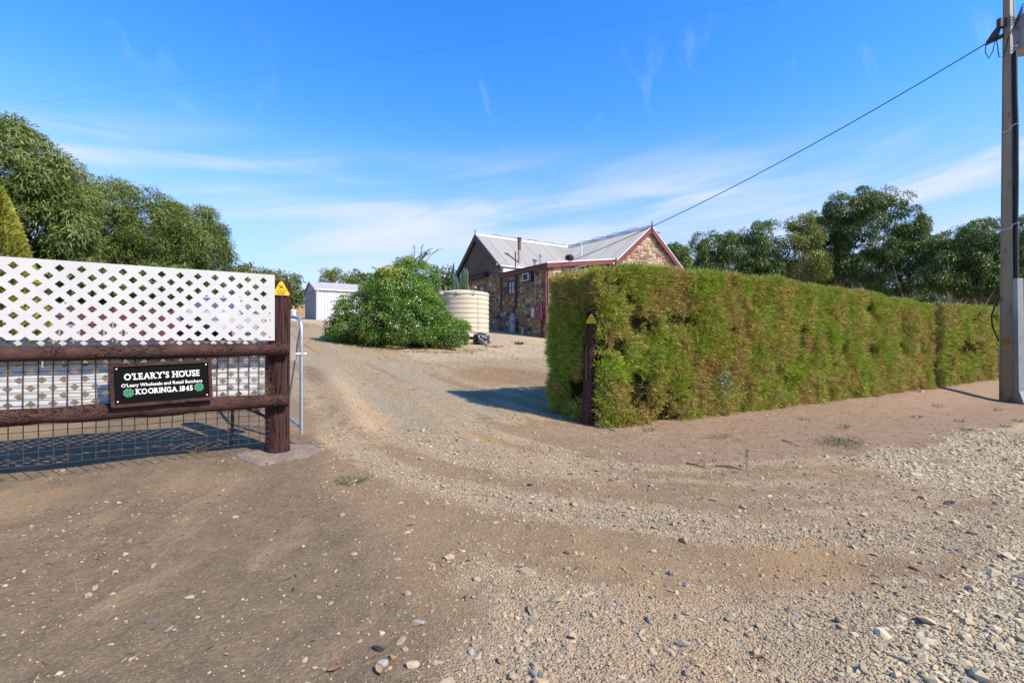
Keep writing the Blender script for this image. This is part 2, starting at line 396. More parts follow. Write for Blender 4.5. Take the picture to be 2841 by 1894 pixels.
def ground_material():
    m, nt, b = nt_new('dirt_and_gravel'); v = tcoord(nt)
    def at(n):
        a = nt.nodes.new('ShaderNodeAttribute'); a.attribute_name = n; return a.outputs['Fac']
    na = tnoise(nt, v, .9, 6, .65); nb = tnoise(nt, v, 5.0, 6, .7); nc = tnoise(nt, v, 38, 4, .75); nd = tnoise(nt, v, 140, 2, .7)
    def sharp(a, k=.5):                    # break the edge of a zone with noise
        return mrange(nt, mth(nt, 'ADD', a, mth(nt, 'MULTIPLY', mth(nt, 'SUBTRACT', nb, .5), k)), .32, .68)
    dirt = mixc(nt, mrange(nt, na, .3, .7), (0.254, 0.172, 0.098), (0.313, 0.213, 0.116))
    dirt = mixc(nt, mrange(nt, nb, .35, .7), dirt, (0.265, 0.192, 0.112))
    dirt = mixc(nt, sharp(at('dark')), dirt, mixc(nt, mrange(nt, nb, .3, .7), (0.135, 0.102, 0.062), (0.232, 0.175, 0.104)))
    st_v = tcoord(nt, (1.6, .55, 1), (0, 0, -RZ-.55)); ns_ = tnoise(nt, st_v, 1.5, 6, .68, .5)
    dirt = mixc(nt, mrange(nt, ns_, .54, .70, 0, .75), dirt, (0.335, 0.244, 0.140)); dirt = mixc(nt, mrange(nt, tnoise(nt, v, 2.3, 5, .7), .58, .72, 0, .5), dirt, (0.124, 0.094, 0.056))
    dirt = mixc(nt, mth(nt, 'MULTIPLY', sharp(at('bank')), .8), dirt, mixc(nt, mrange(nt, nb, .3, .7), (0.225, 0.152, 0.100), (0.370, 0.262, 0.178)))
    dirt = mixc(nt, .18, dirt, (.09, .068, .05)); dirt = mixc(nt, mrange(nt, nc, .5, .75, 0, .55), dirt, (.33, .26, .195)); dirt = mixc(nt, mrange(nt, nc, .5, .28, 0, .5), dirt, (.10, .078, .06))
    vor = nt.nodes.new('ShaderNodeTexVoronoi'); vor.inputs['Scale'].default_value = 55; nt.links.new(v, vor.inputs['Vector'])
    vor2 = nt.nodes.new('ShaderNodeTexVoronoi'); vor2.inputs['Scale'].default_value = 26; nt.links.new(v, vor2.inputs['Vector'])
    sepc = nt.nodes.new('ShaderNodeSeparateColor'); nt.links.new(vor.outputs['Color'], sepc.inputs[0])
    sepc2 = nt.nodes.new('ShaderNodeSeparateColor'); nt.links.new(vor2.outputs['Color'], sepc2.inputs[0])
    peb = nt.nodes.new('ShaderNodeValToRGB'); nt.links.new(sepc.outputs[0], peb.inputs[0]); e = peb.color_ramp.elements
    e[0].color = (0.216, 0.177, 0.120, 1); e[1].color = (0.562, 0.447, 0.272, 1)
    for p, c in ((.18, (0.184, 0.172, 0.132)), (.42, (0.410, 0.322, 0.208)), (.7, (0.475, 0.380, 0.240)), (.88, (0.454, 0.291, 0.136))): x = e.new(p); x.color = c+(1,)
    grav = mixc(nt, .55, peb.outputs[0], mixc(nt, mrange(nt, na, .3, .7), (0.389, 0.312, 0.204), (0.454, 0.354, 0.224)))
    col = mixc(nt, mth(nt, 'MULTIPLY', sharp(at('gravel'), 1.0), .80), dirt, grav)
    col = mixc(nt, mth(nt, 'MULTIPLY', sharp(at('sand'), 1.3), .36), col, mixc(nt, nb, (0.432, 0.270, 0.116), (0.367, 0.229, 0.104)))
    col = mixc(nt, mth(nt, 'MULTIPLY', sharp(at('lime'), .8), .6), col, mixc(nt, sepc.outputs[1], (0.432, 0.354, 0.216), (0.594, 0.510, 0.320)))
    col = mixc(nt, mth(nt, 'MULTIPLY', sharp(at('pink'), .6), .65), col, (0.475, 0.333, 0.204))
    col = mixc(nt, mth(nt, 'MULTIPLY', sharp(at('yard'), .5), .85), col, mixc(nt, mrange(nt, nc, .3, .7), (0.432, 0.354, 0.236), (0.508, 0.411, 0.272)))
    col = mixc(nt, mth(nt, 'MULTIPLY', sharp(at('damp'), .7), .75), col, (0.238, 0.146, 0.076))
    col = mixc(nt, mth(nt, 'MULTIPLY', sharp(at('track'), .6), .6), col, (0.324, 0.291, 0.208))
    # sparse embedded pebbles in the bare dirt
    sel = mth(nt, 'MULTIPLY', mrange(nt, sepc2.outputs[1], .86, .87), mrange(nt, mth(nt, 'ADD', vor2.outputs['Distance'], mth(nt, 'MULTIPLY', nc, .35)), .42, .30))
    col = mixc(nt, sel, col, mixc(nt, sepc2.outputs[0], (0.216, 0.177, 0.120), (0.475, 0.364, 0.216)))
    gr = mixc(nt, mrange(nt, nb, .3, .7), (0.356, 0.250, 0.104), (0.454, 0.333, 0.144)); gr = mixc(nt, mrange(nt, nc, .45, .75), gr, (0.216, 0.151, 0.064))
    col = mixc(nt, at('grass'), col, gr)
    col = mixc(nt, mrange(nt, nd, .25, .75, -.0, .35), col, mixc(nt, .5, col, (0.097, 0.073, 0.044)))
    col = mixc(nt, 1.0, col, (1.17, 1.13, 1.09), 'MULTIPLY')
    nt.links.new(col, b.inputs['Base Color']); b.inputs['Roughness'].default_value = .95; b.inputs['Specular IOR Level'].default_value = .12
    hh = mth(nt, 'ADD', mth(nt, 'MULTIPLY', nb, 1.2), mth(nt, 'ADD', mth(nt, 'MULTIPLY', nc, .6), mth(nt, 'MULTIPLY', nd, .22)))
    pb = mth(nt, 'MULTIPLY', mrange(nt, vor.outputs['Distance'], .0, .6, 1, 0), mth(nt, 'ADD', at('gravel'), mth(nt, 'MULTIPLY', at('lime'), .5)))
    hh = mth(nt, 'ADD', hh, mth(nt, 'MULTIPLY', pb, .7)); hh = mth(nt, 'ADD', hh, mth(nt, 'MULTIPLY', sel, .35))
    bumpn(nt, b, hh, 1.0, .026)
    return m
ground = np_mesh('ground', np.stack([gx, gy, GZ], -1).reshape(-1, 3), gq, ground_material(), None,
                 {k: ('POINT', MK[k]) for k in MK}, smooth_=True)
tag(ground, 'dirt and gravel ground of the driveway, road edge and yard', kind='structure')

# ------------------------------------------------------------------ loose gravel: one scatter of small angular stones
def stone_scatter():
    rng = np.random.default_rng(7)
    P = []; S = []; T = []
    def sample(n, smin, smax, tmin, tmax): return rng.uniform(smin, smax, n), rng.uniform(tmin, tmax, n)
    def keep(s, t, dens): return rng.uniform(size=len(s)) < dens
    def visible(s, t):
        x = s*A2[0]+t*B2[0]; y = s*A2[1]+t*B2[1]
        return (y > 1.3) & (np.abs(x) < y*1.35+.4)
    # (count, area, size median, spread, kind)
    for n, (a, b, c, d), med, spr, kind in ((170000, (-2.2, 9, .3, 7.2), .0068, .45, 'gravel'), (26000, (-2, 11, .2, 7.5), .0105, .5, 'gravel'),
                                            (22000, (-2, 10, .2, 7.2), .0042, .6, 'dirt'), (60000, (1.5, 14, -.3, 4.2), .0105, .5, 'lime'), (6500, (2, 14, -.3, 4.2), .021, .42, 'lime'),
                                            (30000, (1, 13, 6.8, 15), .0095, .4, 'gravel'), (420, (-2, 10, .2, 7.2), .016, .4, 'dirt'), (260, (.3, 5, .5, 3), .018, .4, 'any'),
                                            (60000, (3, 22, 2, 6), .0075, .55, 'bank'), (16000, (2, 14, 13, 22), .012, .4, 'yard')):
        s, t = sample(n, a, b, c, d); mk = gmasks(s, t); dist = np.hypot(s*A2[0]+t*B2[0], s*A2[1]+t*B2[1])
        dens = {'gravel': mk['gravel']**1.4*(1-.5*mk['lime']), 'dirt': (.75-.3*mk['gravel'])*smooth(.36, .60, fbm2(s, t, 1.1, 61, 4))+.10, 'lime': mk['lime']**1.2, 'any': .7+0*s, 'bank': .35*mk['bank'], 'yard': .5*mk['yard']+.3*mk['gravel']}[kind]
        if med < .009: dens = dens*smooth(9.5, 5, dist)
        k = keep(s, t, dens) & visible(s, t) & (np.hypot(s-.88, t-6.87) > .42)
        s, t, mk = s[k], t[k], {q: w[k] for q, w in mk.items()}
        sz = med*np.exp(spr*rng.normal(size=len(s))); sz = np.clip(sz, .004, .085)
        u = rng.uniform(size=len(s))
        if kind == 'lime': tn = .62+.38*u**.8
        elif kind == 'bank' or kind == 'dirt': tn = .12+.72*u
        else: tn = np.where(rng.uniform(size=len(s)) < mk['lime']*.7, .6+.4*u, .09+.69*u)
        z = ground_z(s, t)
        P.append(np.stack([s*A2[0]+t*B2[0], s*A2[1]+t*B2[1], z+sz*.10], 1)); S.append(sz); T.append(tn)
    P = np.concatenate(P); S = np.concatenate(S); T = np.concatenate(T); n = len(P)
    me = bpy.data.meshes.new('gravel'); me.vertices.add(n); me.vertices.foreach_set('co', P.astype(np.float32).ravel())
    rot = np.stack([rng.normal(0, .25, n), rng.normal(0, .25, n), rng.uniform(0, 6.283, n)], 1)
    sc = np.stack([S*rng.uniform(.75, 1.6, n), S*rng.uniform(.6, 1.0, n), S*rng.uniform(.22, .7, n)], 1)
    for nm, ty, arr, key in (('rot', 'FLOAT_VECTOR', rot, 'vector'), ('sc', 'FLOAT_VECTOR', sc, 'vector'), ('tint', 'FLOAT', T, 'value')):
        a = me.attributes.new(nm, ty, 'POINT'); a.data.foreach_set(key, arr.astype(np.float32).ravel())
    a = me.attributes.new('vi', 'INT', 'POINT'); a.data.foreach_set('value', rng.integers(0, 8, n).astype(np.int32))
    o = bpy.data.objects.new('gravel', me); C.objects.link(o)
    m, nt, b = nt_new('gravel_stone')
    at = nt.nodes.new('ShaderNodeAttribute'); at.attribute_type = 'INSTANCER'; at.attribute_name = 'tint'
    r = nt.nodes.new('ShaderNodeValToRGB'); nt.links.new(at.outputs['Fac'], r.inputs[0]); e = r.color_ramp.elements
    e[0].color = (0.108, 0.109, 0.092, 1); e[1].color = (0.670, 0.582, 0.360, 1)
    for p, c in ((.10, (0.162, 0.156, 0.124)), (.2, (0.259, 0.229, 0.160)), (.32, (0.356, 0.291, 0.188)), (.46, (0.454, 0.374, 0.240)), (.56, (0.389, 0.260, 0.132)), (.66, (0.518, 0.385, 0.212)), (.75, (0.540, 0.463, 0.288)), (.86, (0.605, 0.499, 0.296)), (.93, (0.518, 0.426, 0.256))):
        x = e.new(p); x.color = c+(1,)
    v = tcoord(nt); nz = tnoise(nt, v, 2.2, 4, .6)
    nt.links.new(mixc(nt, mrange(nt, nz, .25, .75, .12, .62), r.outputs[0], (.25, .19, .138)), b.inputs['Base Color'])
    b.inputs['Roughness'].default_value = .9; b.inputs['Specular IOR Level'].default_value = .2
    ng = bpy.data.node_groups.new('gravel_scatter', 'GeometryNodeTree')
    ng.interface.new_socket('Geometry', in_out='INPUT', socket_type='NodeSocketGeometry'); ng.interface.new_socket('Geometry', in_out='OUTPUT', socket_type='NodeSocketGeometry')
    N = ng.nodes.new; L = ng.links.new; gi_ = N('NodeGroupInput'); go = N('NodeGroupOutput')
    jn = N('GeometryNodeJoinGeometry')
    for k in range(8):
        ico = N('GeometryNodeMeshIcoSphere'); ico.inputs['Subdivisions'].default_value = 1 if k < 6 else 2; ico.inputs['Radius'].default_value = 1.0
        sp = N('GeometryNodeSetPosition'); nz_ = N('ShaderNodeTexNoise'); nz_.noise_dimensions = '4D'; nz_.inputs['W'].default_value = k*7.7; nz_.inputs['Scale'].default_value = .9; nz_.inputs['Detail'].default_value = 1
        sub = N('ShaderNodeVectorMath'); sub.operation = 'SUBTRACT'; sub.inputs[1].default_value = (.5, .5, .5); L(nz_.outputs['Color'], sub.inputs[0])
        mul = N('ShaderNodeVectorMath'); mul.operation = 'SCALE'; mul.inputs['Scale'].default_value = 1.9; L(sub.outputs[0], mul.inputs[0])
        L(ico.outputs[0], sp.inputs[0]); L(mul.outputs[0], sp.inputs['Offset'])
        sm_ = N('GeometryNodeSetShadeSmooth'); sm_.inputs['Shade Smooth'].default_value = False; L(sp.outputs[0], sm_.inputs[0])
        mt = N('GeometryNodeSetMaterial'); mt.inputs['Material'].default_value = m; L(sm_.outputs[0], mt.inputs[0])
        g2 = N('GeometryNodeGeometryToInstance'); L(mt.outputs[0], g2.inputs[0]); L(g2.outputs[0], jn.inputs[0])
    iop = N('GeometryNodeInstanceOnPoints'); L(gi_.outputs[0], iop.inputs['Points']); L(jn.outputs[0], iop.inputs['Instance'])
    iop.inputs['Pick Instance'].default_value = True
    def na(name, ty):
        q = N('GeometryNodeInputNamedAttribute'); q.data_type = ty; q.inputs[0].default_value = name; return q.outputs[0]
    L(na('vi', 'INT'), iop.inputs['Instance Index']); L(na('sc', 'FLOAT_VECTOR'), iop.inputs['Scale'])
    e2 = N('FunctionNodeEulerToRotation'); L(na('rot', 'FLOAT_VECTOR'), e2.inputs[0]); L(e2.outputs[0], iop.inputs['Rotation'])
    L(iop.outputs[0], go.inputs[0])
    md = o.modifiers.new('scatter', 'NODES'); md.node_group = ng
    me.materials.append(m)
    tag(o, 'loose grey, tan and limestone gravel strewn over the driveway and road edge', kind='stuff')
stone_scatter()

# ------------------------------------------------------------------ larger loose stones, one by one
def stone_mesh(seed, sub=2, jag=.55):
    bm = bmesh.new(); bmesh.ops.create_icosphere(bm, subdivisions=sub, radius=1)
    P = np.array([v.co for v in bm.verts]); n = fbm(P*.9+seed*5.3, seed, 2)-.5; n2 = vnoise(P*2.3+seed, seed+9)-.5
    for v, a, c in zip(bm.verts, n, n2): v.co = v.co*(1+jag*1.5*a+jag*.4*c)
    # a few flat facets
    rnd = random.Random(seed)
    for _ in range(11):
        d = Vector((rnd.gauss(0, 1), rnd.gauss(0, 1), rnd.gauss(0, 1))).normalized(); lim = rnd.uniform(.45, .75)
        for v in bm.verts:
            k = v.co.dot(d)
            if k > lim: v.co -= d*(k-lim)
    me = bpy.data.meshes.new('stone'); bm.to_mesh(me); bm.free(); me.materials.append(LOOSE); return me
STONES = [stone_mesh(i) for i in range(7)]
for k, (px, py, sx, sy, sz, col, lab) in enumerate([
    (527, 1658, .042, .026, .012, (.62, .53, .40), 'flat cream stone with a rusty end, alone on dark dirt at lower left'),
    (427, 1570, .040, .026, .016, (.58, .45, .33), 'mottled peach stone in the bare dirt below the black name sign'),
    (653, 1437, .036, .022, .018, (.60, .52, .40), 'pale stone at the tip of a sandy streak below the gatepost footing'),
    (420, 1722, .048, .018, .010, (.20, .21, .22), 'long thin slate grey stone lying in the dark dirt at lower left'),
    (467, 1747, .042, .018, .010, (.42, .43, .42), 'light grey sliver of stone beside the slate grey one'),
    (414, 1363, .022, .016, .010, (.55, .16, .06), 'rusty orange chip on the dark dirt below the name sign'),
    (31, 1421, .034, .02, .014, (.33, .34, .33), 'smooth grey pebble at the far left edge of the dirt'),
    (365, 1432, .026, .02, .018, (.42, .30, .25), 'small rounded pink brown pebble below the name sign'),
    (1298, 1660, .034, .034, .028, (.36, .24, .19), 'upright reddish brown stone alone on the sandy strip'),
    (1161, 1731, .060, .032, .016, (.62, .59, .52), 'large white quartz stone in the sandy centre strip'),
    (1112, 1780, .060, .030, .014, (.50, .39, .27), 'broad tan stone half sunk in the dirt beside the white quartz'),
    (1050, 1802, .050, .020, .016, (.035, .04, .05), 'curved black slate shard near the bottom centre'),
    (1061, 1842, .040, .032, .022, (.58, .59, .56), 'rounded white stone next to the black shard'),
    (1088, 1826, .034, .028, .016, (.56, .33, .17), 'orange stone next to the white one by the black shard'),
    (1305, 1811, .034, .026, .020, (.64, .62, .56), 'clean white stone standing clear at bottom centre'),
    (1451, 1862, .034, .026, .022, (.60, .54, .43), 'cream angular stone at the bottom edge, left of a greyish one'),
    (1480, 1875, .036, .028, .018, (.46, .46, .42), 'greyish white stone at the bottom edge of the picture'),
    (1130, 1651, .034, .026, .022, (.56, .38, .32), 'pink stone in the sandy dirt above the white quartz'),
    (1575, 1535, .036, .030, .022, (.35, .25, .21), 'brown pink stone among fine grey gravel in mid driveway'),
    (1537, 1417, .050, .034, .030, (.45, .33, .23), 'tan boulderlike stone on the upper gravel, the tallest there'),
    (1858, 1594, .030, .022, .026, (.22, .22, .22), 'dark grey pointed stone in the right hand gravel'),
    (1905, 1625, .044, .034, .018, (.56, .53, .49), 'flat whitish stone just below the dark pointed one'),
    (1900, 1790, .050, .036, .026, (.56, .51, .43), 'large pale rough stone at the near edge of the limestone rubble'),
    (2326, 1729, .050, .022, .026, (.38, .30, .21), 'tan wedge of stone with a dark shaded side in bare dirt'),
    (2496, 1829, .090, .024, .010, (.36, .37, .38), 'long grey slate sliver lying in the limestone rubble'),
    (2540, 1580, .065, .030, .020, (.48, .30, .15), 'orange brown slab of stone beside the blue grey gravel'),
    (2562, 1612, .085, .028, .010, (.60, .54, .44), 'flat cream slab lying just below the orange brown one'),
    (2394, 1862, .050, .036, .028, (.58, .50, .38), 'chunky cream stone at the bottom of the limestone rubble'),
    (2555, 1088, .13, .09, .07, (.60, .55, .48), 'white limestone lump against the foot of the hedge'),
    (1700, 1193, .10, .05, .02, (.42, .37, .33), 'flat grey paving scrap at the foot of the hedge corner')]):
    s, t = unproj(px, py); o = bpy.data.objects.new('loose_stone', STONES[k % 7]); C.objects.link(o)
    o.scale = (sx, sy, sz); o.location = W(s, t, gz(s, t)+sz*.35); o.rotation_euler = (.1*math.sin(k), .12*math.cos(k*2), k*1.7 if k not in (3, 4, 11, 24) else .5+.2*k)
    o.color = (col[0]*.80, col[1]*.76, col[2]*.72, 1); tag(o, lab, 'stone', 'larger stones lying loose on the ground')
# ------------------------------------------------------------------ lattice fence on the left
FZ = lambda s, t: gz(s, t)
fence = thing('lattice_fence', 'maroon log rail fence carrying white diamond lattice panels and wire mesh', 'fence', W(-.9, 6.87, 0))
def lattice(name, s0, s1, t0, z0, z1, smax, zmax):
    p = .168; h = .0405; pz = .163; hz_ = .0385; th = .012
    bm = bmesh.new(); cs = .683; cz = 2.193
    def vert(s, z): return bm.verts.new((s, 0, z))
    ns = int((cs-s0)/p)+3; nz = int((cz-z0)/pz)+2
    for q in (0, 1):
        for i in range(-2, ns):
            for j in range(-2, nz):
                a = cs-(i-.5*q)*p; c = cz-(j-.5*q)*pz
                O = [(a+p/2, c), (a, c+pz/2), (a-p/2, c), (a, c-pz/2)]; I = [(a+h, c), (a, c+hz_), (a-h, c), (a, c-hz_)]
                if a > smax or c > zmax:
                    bm.faces.new([vert(*w) for w in O]); continue
                ov = [vert(*w) for w in O]; iv = [vert(*w) for w in I]
                for k in range(4): bm.faces.new([ov[k], ov[(k+1) % 4], iv[(k+1) % 4], iv[k]])
    bmesh.ops.remove_doubles(bm, verts=bm.verts, dist=.0005)
    for co, no in (((s0, 0, 0), (-1, 0, 0)), ((s1, 0, 0), (1, 0, 0)), ((0, 0, z0), (0, 0, -1)), ((0, 0, z1), (0, 0, 1))):
        bmesh.ops.bisect_plane(bm, geom=bm.verts[:]+bm.edges[:]+bm.faces[:], plane_co=co, plane_no=no, clear_outer=True)
    ext = bmesh.ops.extrude_face_region(bm, geom=bm.faces[:])
    for v in ext['geom']:
        if isinstance(v, bmesh.types.BMVert): v.co.y += th
    bmesh.ops.recalc_face_normals(bm, faces=bm.faces)
    o0 = origin(fence)
    for v in bm.verts: v.co = W(v.co.x, t0+v.co.y, v.co.z)-o0
    me = bpy.data.meshes.new(name); bm.to_mesh(me); bm.free(); me.materials.append(WHITE)
    o = bpy.data.objects.new(name, me); C.objects.link(o); o.parent = fence; return o
up_panel = lattice('lattice_panel', -3.3, .808, 6.612, 1.462, 2.272, .70, 2.20)
up_panel['label'] = 'upper white lattice panel above the rails'
lo_panel = lattice('lattice_panel', -3.3, .715, 6.80, .665, 1.50, .70, 1.50)
lo_panel['label'] = 'lower white lattice panel behind the rails and wire'
for s, z in ((.752, 1.80), (.757, 1.715), (.755, 1.505), (-1.12, 1.845)): MB().tube([W(s, 6.6055, z), W(s, 6.613, z)], .0065, 8).build('screw', WIRE, fence)
def log(pts, r, seed, n=14):
    pts = [Vector(p) for p in pts]; P = []; rr = []; N_ = 22
    for k in range(N_+1):
        u = k/N_*(len(pts)-1); i = min(int(u), len(pts)-2); P.append(pts[i].lerp(pts[i+1], u-i)); rr.append(r*(1+.06*math.sin(k*1.7+seed)))
    return MB().tube(P, rr, n, wob=.10, seed=seed)
log([W(-3.3, 6.685, 1.325), W(-1.6, 6.685, 1.322), W(-.3, 6.685, 1.335), W(.975, 6.685, 1.352)], .076, 3).build('rail', MAROON_T, fence, True)
log([W(-3.3, 6.685, .675), W(-1.6, 6.68, .70), W(-.3, 6.69, .70), W(.965, 6.685, .715)], .085, 8).build('rail', MAROON_T, fence, True)
post_z = gz(.88, 6.87)
pp = [W(.868, 6.87, post_z-.3), W(.868, 6.87, .0), W(.872, 6.87, .25), W(.88, 6.87, .9), W(.893, 6.87, 1.7), W(.905, 6.87, 2.215), W(.905, 6.87, 2.225)]
MB().tube(pp, [.150, .156, .143, .137, .130, .122, .105], 22, wob=.035, seed=5).build('post', MAROON_V, fence, True)
pp = [W(-2.75, 6.87, -.2), W(-2.75, 6.87, 1.1), W(-2.75, 6.87, 2.2)]
MB().tube(pp, [.14, .135, .125], 18, wob=.03, seed=6).build('post', MAROON_V, fence, True)
# concrete collar at the foot of the post
vs = []; rnd = random.Random(4)
ring = []
for k in range(34):
    a = 2*math.pi*k/34; ring.append((a, 1+.13*math.sin(2*a+1)+.06*math.sin(5*a)+.05*math.sin(9*a+2)+.16*(rnd.random()-.5)))
V = []; Fq = []
for j, (q, dz) in enumerate(((.12, .035), (.30, .034), (.40, .026), (.47, .008), (.50, -.06))):
    for a, w in ring:
        s, t = .90+q*w*math.cos(a)*.90, 6.81+q*w*math.sin(a)*.86; V.append(W(s, t, float(ground_z(s, t)[0])+dz if dz > 0 else float(ground_z(s, t)[0])+dz))
for j in range(4):
    for k in range(34): Fq.append((j*34+k, j*34+(k+1) % 34, (j+1)*34+(k+1) % 34, (j+1)*34+k))
MB().add(V, Fq).build('footing', CONC_PAD, fence, True)
# wire mesh
mb = MB(); tw = 6.778
zs = [.19+.068*i for i in range(17)]
for z in zs:
    mb.tube([W(-3.3+k*.45, tw+.012*math.sin(k*1.3+z*4), z+.006*math.sin(k*2.1+z*9)) for k in range(9)]+[W(.79, tw, z)], .0030, 5)
k = 0
s = -3.25
while s < .80:
    mb.tube([W(s, tw+.006, .185), W(s+.004*math.sin(k), tw+.006+.01*math.sin(k*1.9), .7), W(s, tw+.006, 1.285)], .0047, 5); s += .1115; k += 1
mb.build('wire_mesh', WIRE, fence)
MB().box(.725, .765, 6.83, 6.87, -.1, 1.47).build('steel_post', MAROON_D, fence)
MB().tube([W(.44, 7.12, .64), W(.80, 6.99, .45)], .018, 8).build('diagonal_bar', WIRE, fence)  # short dark rod sloping down towards the post
MB().tube([W(.38, 7.35, gz(.38, 7.35)-.1), W(.40, 7.35, .62)], .022, 8).build('stake', WIRE, fence)

# ------------------------------------------------------------------ name sign
def text_mesh(txt, size, bold, width=1.0, spacing=1.0):
    cu = bpy.data.curves.new('lettering', 'FONT'); cu.body = txt; cu.size = size; cu.offset = bold; cu.align_x = 'LEFT'; cu.extrude = .0008
    cu.space_character = spacing; cu.resolution_u = 3
    o = bpy.data.objects.new('lettering_tmp', cu); C.objects.link(o); dg = bpy.context.evaluated_depsgraph_get()
    me = bpy.data.meshes.new_from_object(o.evaluated_get(dg)); bpy.data.objects.remove(o); bpy.data.curves.remove(cu)
    P = np.array([v.co for v in me.vertices]); P[:, 0] *= width; Fs = [tuple(p.vertices) for p in me.polygons]; bpy.data.meshes.remove(me)
    return P, Fs
SLABS = {'L': 'tl bl', 'E': 'tl bl', 'A': 'bl br', 'R': 'tl bl br', 'Y': 'tl tr bc', 'H': 'tl tr bl br', 'U': 'tl tr', 'K': 'tl tr bl br', 'I': 'tc bc', 'N': 'tl tr bl', '1': 'bc', '4': 'br2'}
def slab_text(txt, size, bold, gap):
    """letters one by one with slab feet, so that the line reads as a bold serif face"""
    V = []; Fs = []; x = 0
    for ch in txt:
        if ch == ' ': x += size*.36; continue
        P, f = text_mesh(ch, size, bold, 1.08)
        P[:, 0] += x-P[:, 0].min(); x1 = P[:, 0].max(); n = len(V); V += [tuple(p) for p in P]; Fs += [tuple(i+n for i in q) for q in f]
        hgt = size*.69; w = size*.20; th = size*.075
        for c in SLABS.get(ch, '').split():
            cx = {'l': x+size*.055, 'r': x1-size*.055, 'c': (x+x1)/2}[c[1]]; y0 = 0-bold*.6 if c[0] == 'b' else hgt-th+bold*.6
            if len(c) > 2: cx = x+(x1-x)*.68
            n = len(V); V += [(cx-w, y0, .0012), (cx+w, y0, .0012), (cx+w, y0+th, .0012), (cx-w, y0+th, .0012)]; Fs.append((n, n+1, n+2, n+3))
        x = x1+gap
    return np.array(V), Fs
SG0 = W(-.755, 6.575, .747); tilt = R(2.0)
SU = (W(1, 0, 0)-W(0, 0, 0))*math.cos(tilt)+Vector((0, 0, math.sin(tilt))); SV = Vector((0, 0, math.cos(tilt)))-(W(1, 0, 0)-W(0, 0, 0))*math.sin(tilt)
SN = -(W(0, 1, 0)-W(0, 0, 0))
SW_, SH_ = .912, .464
def sp(u, v, n=0.0): return SG0+SU*u+SV*v+SN*n
sign = thing('name_sign', 'black framed name board with white lettering and two green clovers on the fence rails', 'sign', SG0)
MB().prism([sp(.03, .03, 0), sp(SW_-.03, .03, 0), sp(SW_-.03, SH_-.03, 0), sp(.03, SH_-.03, 0)], SN*.012).build('board', BLACK, sign)
fw = .034
for a, b_, c, d in (((0, 0), (SW_, 0), (SW_-fw, fw), (fw, fw)), ((SW_, 0), (SW_, SH_), (SW_-fw, SH_-fw), (SW_-fw, fw)),
                    ((SW_, SH_), (0, SH_), (fw, SH_-fw), (SW_-fw, SH_-fw)), ((0, SH_), (0, 0), (fw, fw), (fw, SH_-fw))):
    MB().prism([sp(*a, -.008), sp(*b_, -.008), sp(*c, -.008), sp(*d, -.008)], SN*.038).build('frame', MAROON_T, sign, bevel=.002)
for u, v in ((.056, .06), (SW_-.056, .06), (.056, SH_-.056), (SW_-.056, SH_-.056)):
    o = MB().lathe((0, 0, 0), [(.0095, 0), (.0095, .004), (.005, .006)], 12).build('screw', GALV, sign)
    for vv in o.data.vertices:
        p = vv.co+Vector(SG0); vv.co = sp(u, v, .0125)+SU*p.x+SV*p.y+SN*p.z-SG0
def put_text(name, PF, u0, u1, v, m, parent, extra=0.0):
    P, Fs = PF; w = P[:, 0].max()-P[:, 0].min(); k = (u1-u0)/w; x0 = P[:, 0].min()
    return MB().add([sp(u0+(p[0]-x0)*k, v+p[1], .0128+p[2]+extra) for p in P], Fs).build(name, m, parent)
put_text('lettering', slab_text("O'LEARY'S HOUSE", .093, .0022, .010), .118, .792, .288, LETTER, sign)
P_, F_ = text_mesh("O'Leary Wholesale and Retail Butchers", .050, .0007, 1.1); put_text('lettering', (P_, F_), .093, .815, .212, LETTER, sign)
put_text('lettering', slab_text("KOORINGA 1845", .080, .0018, .009), .205, .722, .128, LETTER, sign)
def heart(cu, cv, ang, r, n):
    pts = []
    for k in range(22):
        a = 2*math.pi*k/22; x = 16*math.sin(a)**3/17; y = (13*math.cos(a)-5*math.cos(2*a)-2*math.cos(3*a)-math.cos(4*a))/17+1.0
        X = (x*math.cos(ang)-y*math.sin(ang))*r; Y = (x*math.sin(ang)+y*math.cos(ang))*r; pts.append(sp(cu+X, cv+Y, n))
    return pts
for cu, cv in ((.150, .150), (.782, .158)):
    e = MB(); g_ = MB()
    for k in range(4):
        a = R(45+90*k); e.add(heart(cu, cv, a, .0265, .0127), [tuple(range(22))]); g_.add(heart(cu+math.cos(a+math.pi/2)*.002, cv+math.sin(a+math.pi/2)*.002, a, .0225, .0134), [tuple(range(22))])
    g_.add([sp(cu-.002, cv, .0138), sp(cu+.002, cv, .0138), sp(cu-.001, cv-.05, .0138), sp(cu-.005, cv-.05, .0138)], [(0, 1, 2, 3)])
    eo = e.build('clover', CLOVER_E, sign); g_.build('leaf', CLOVER, eo)

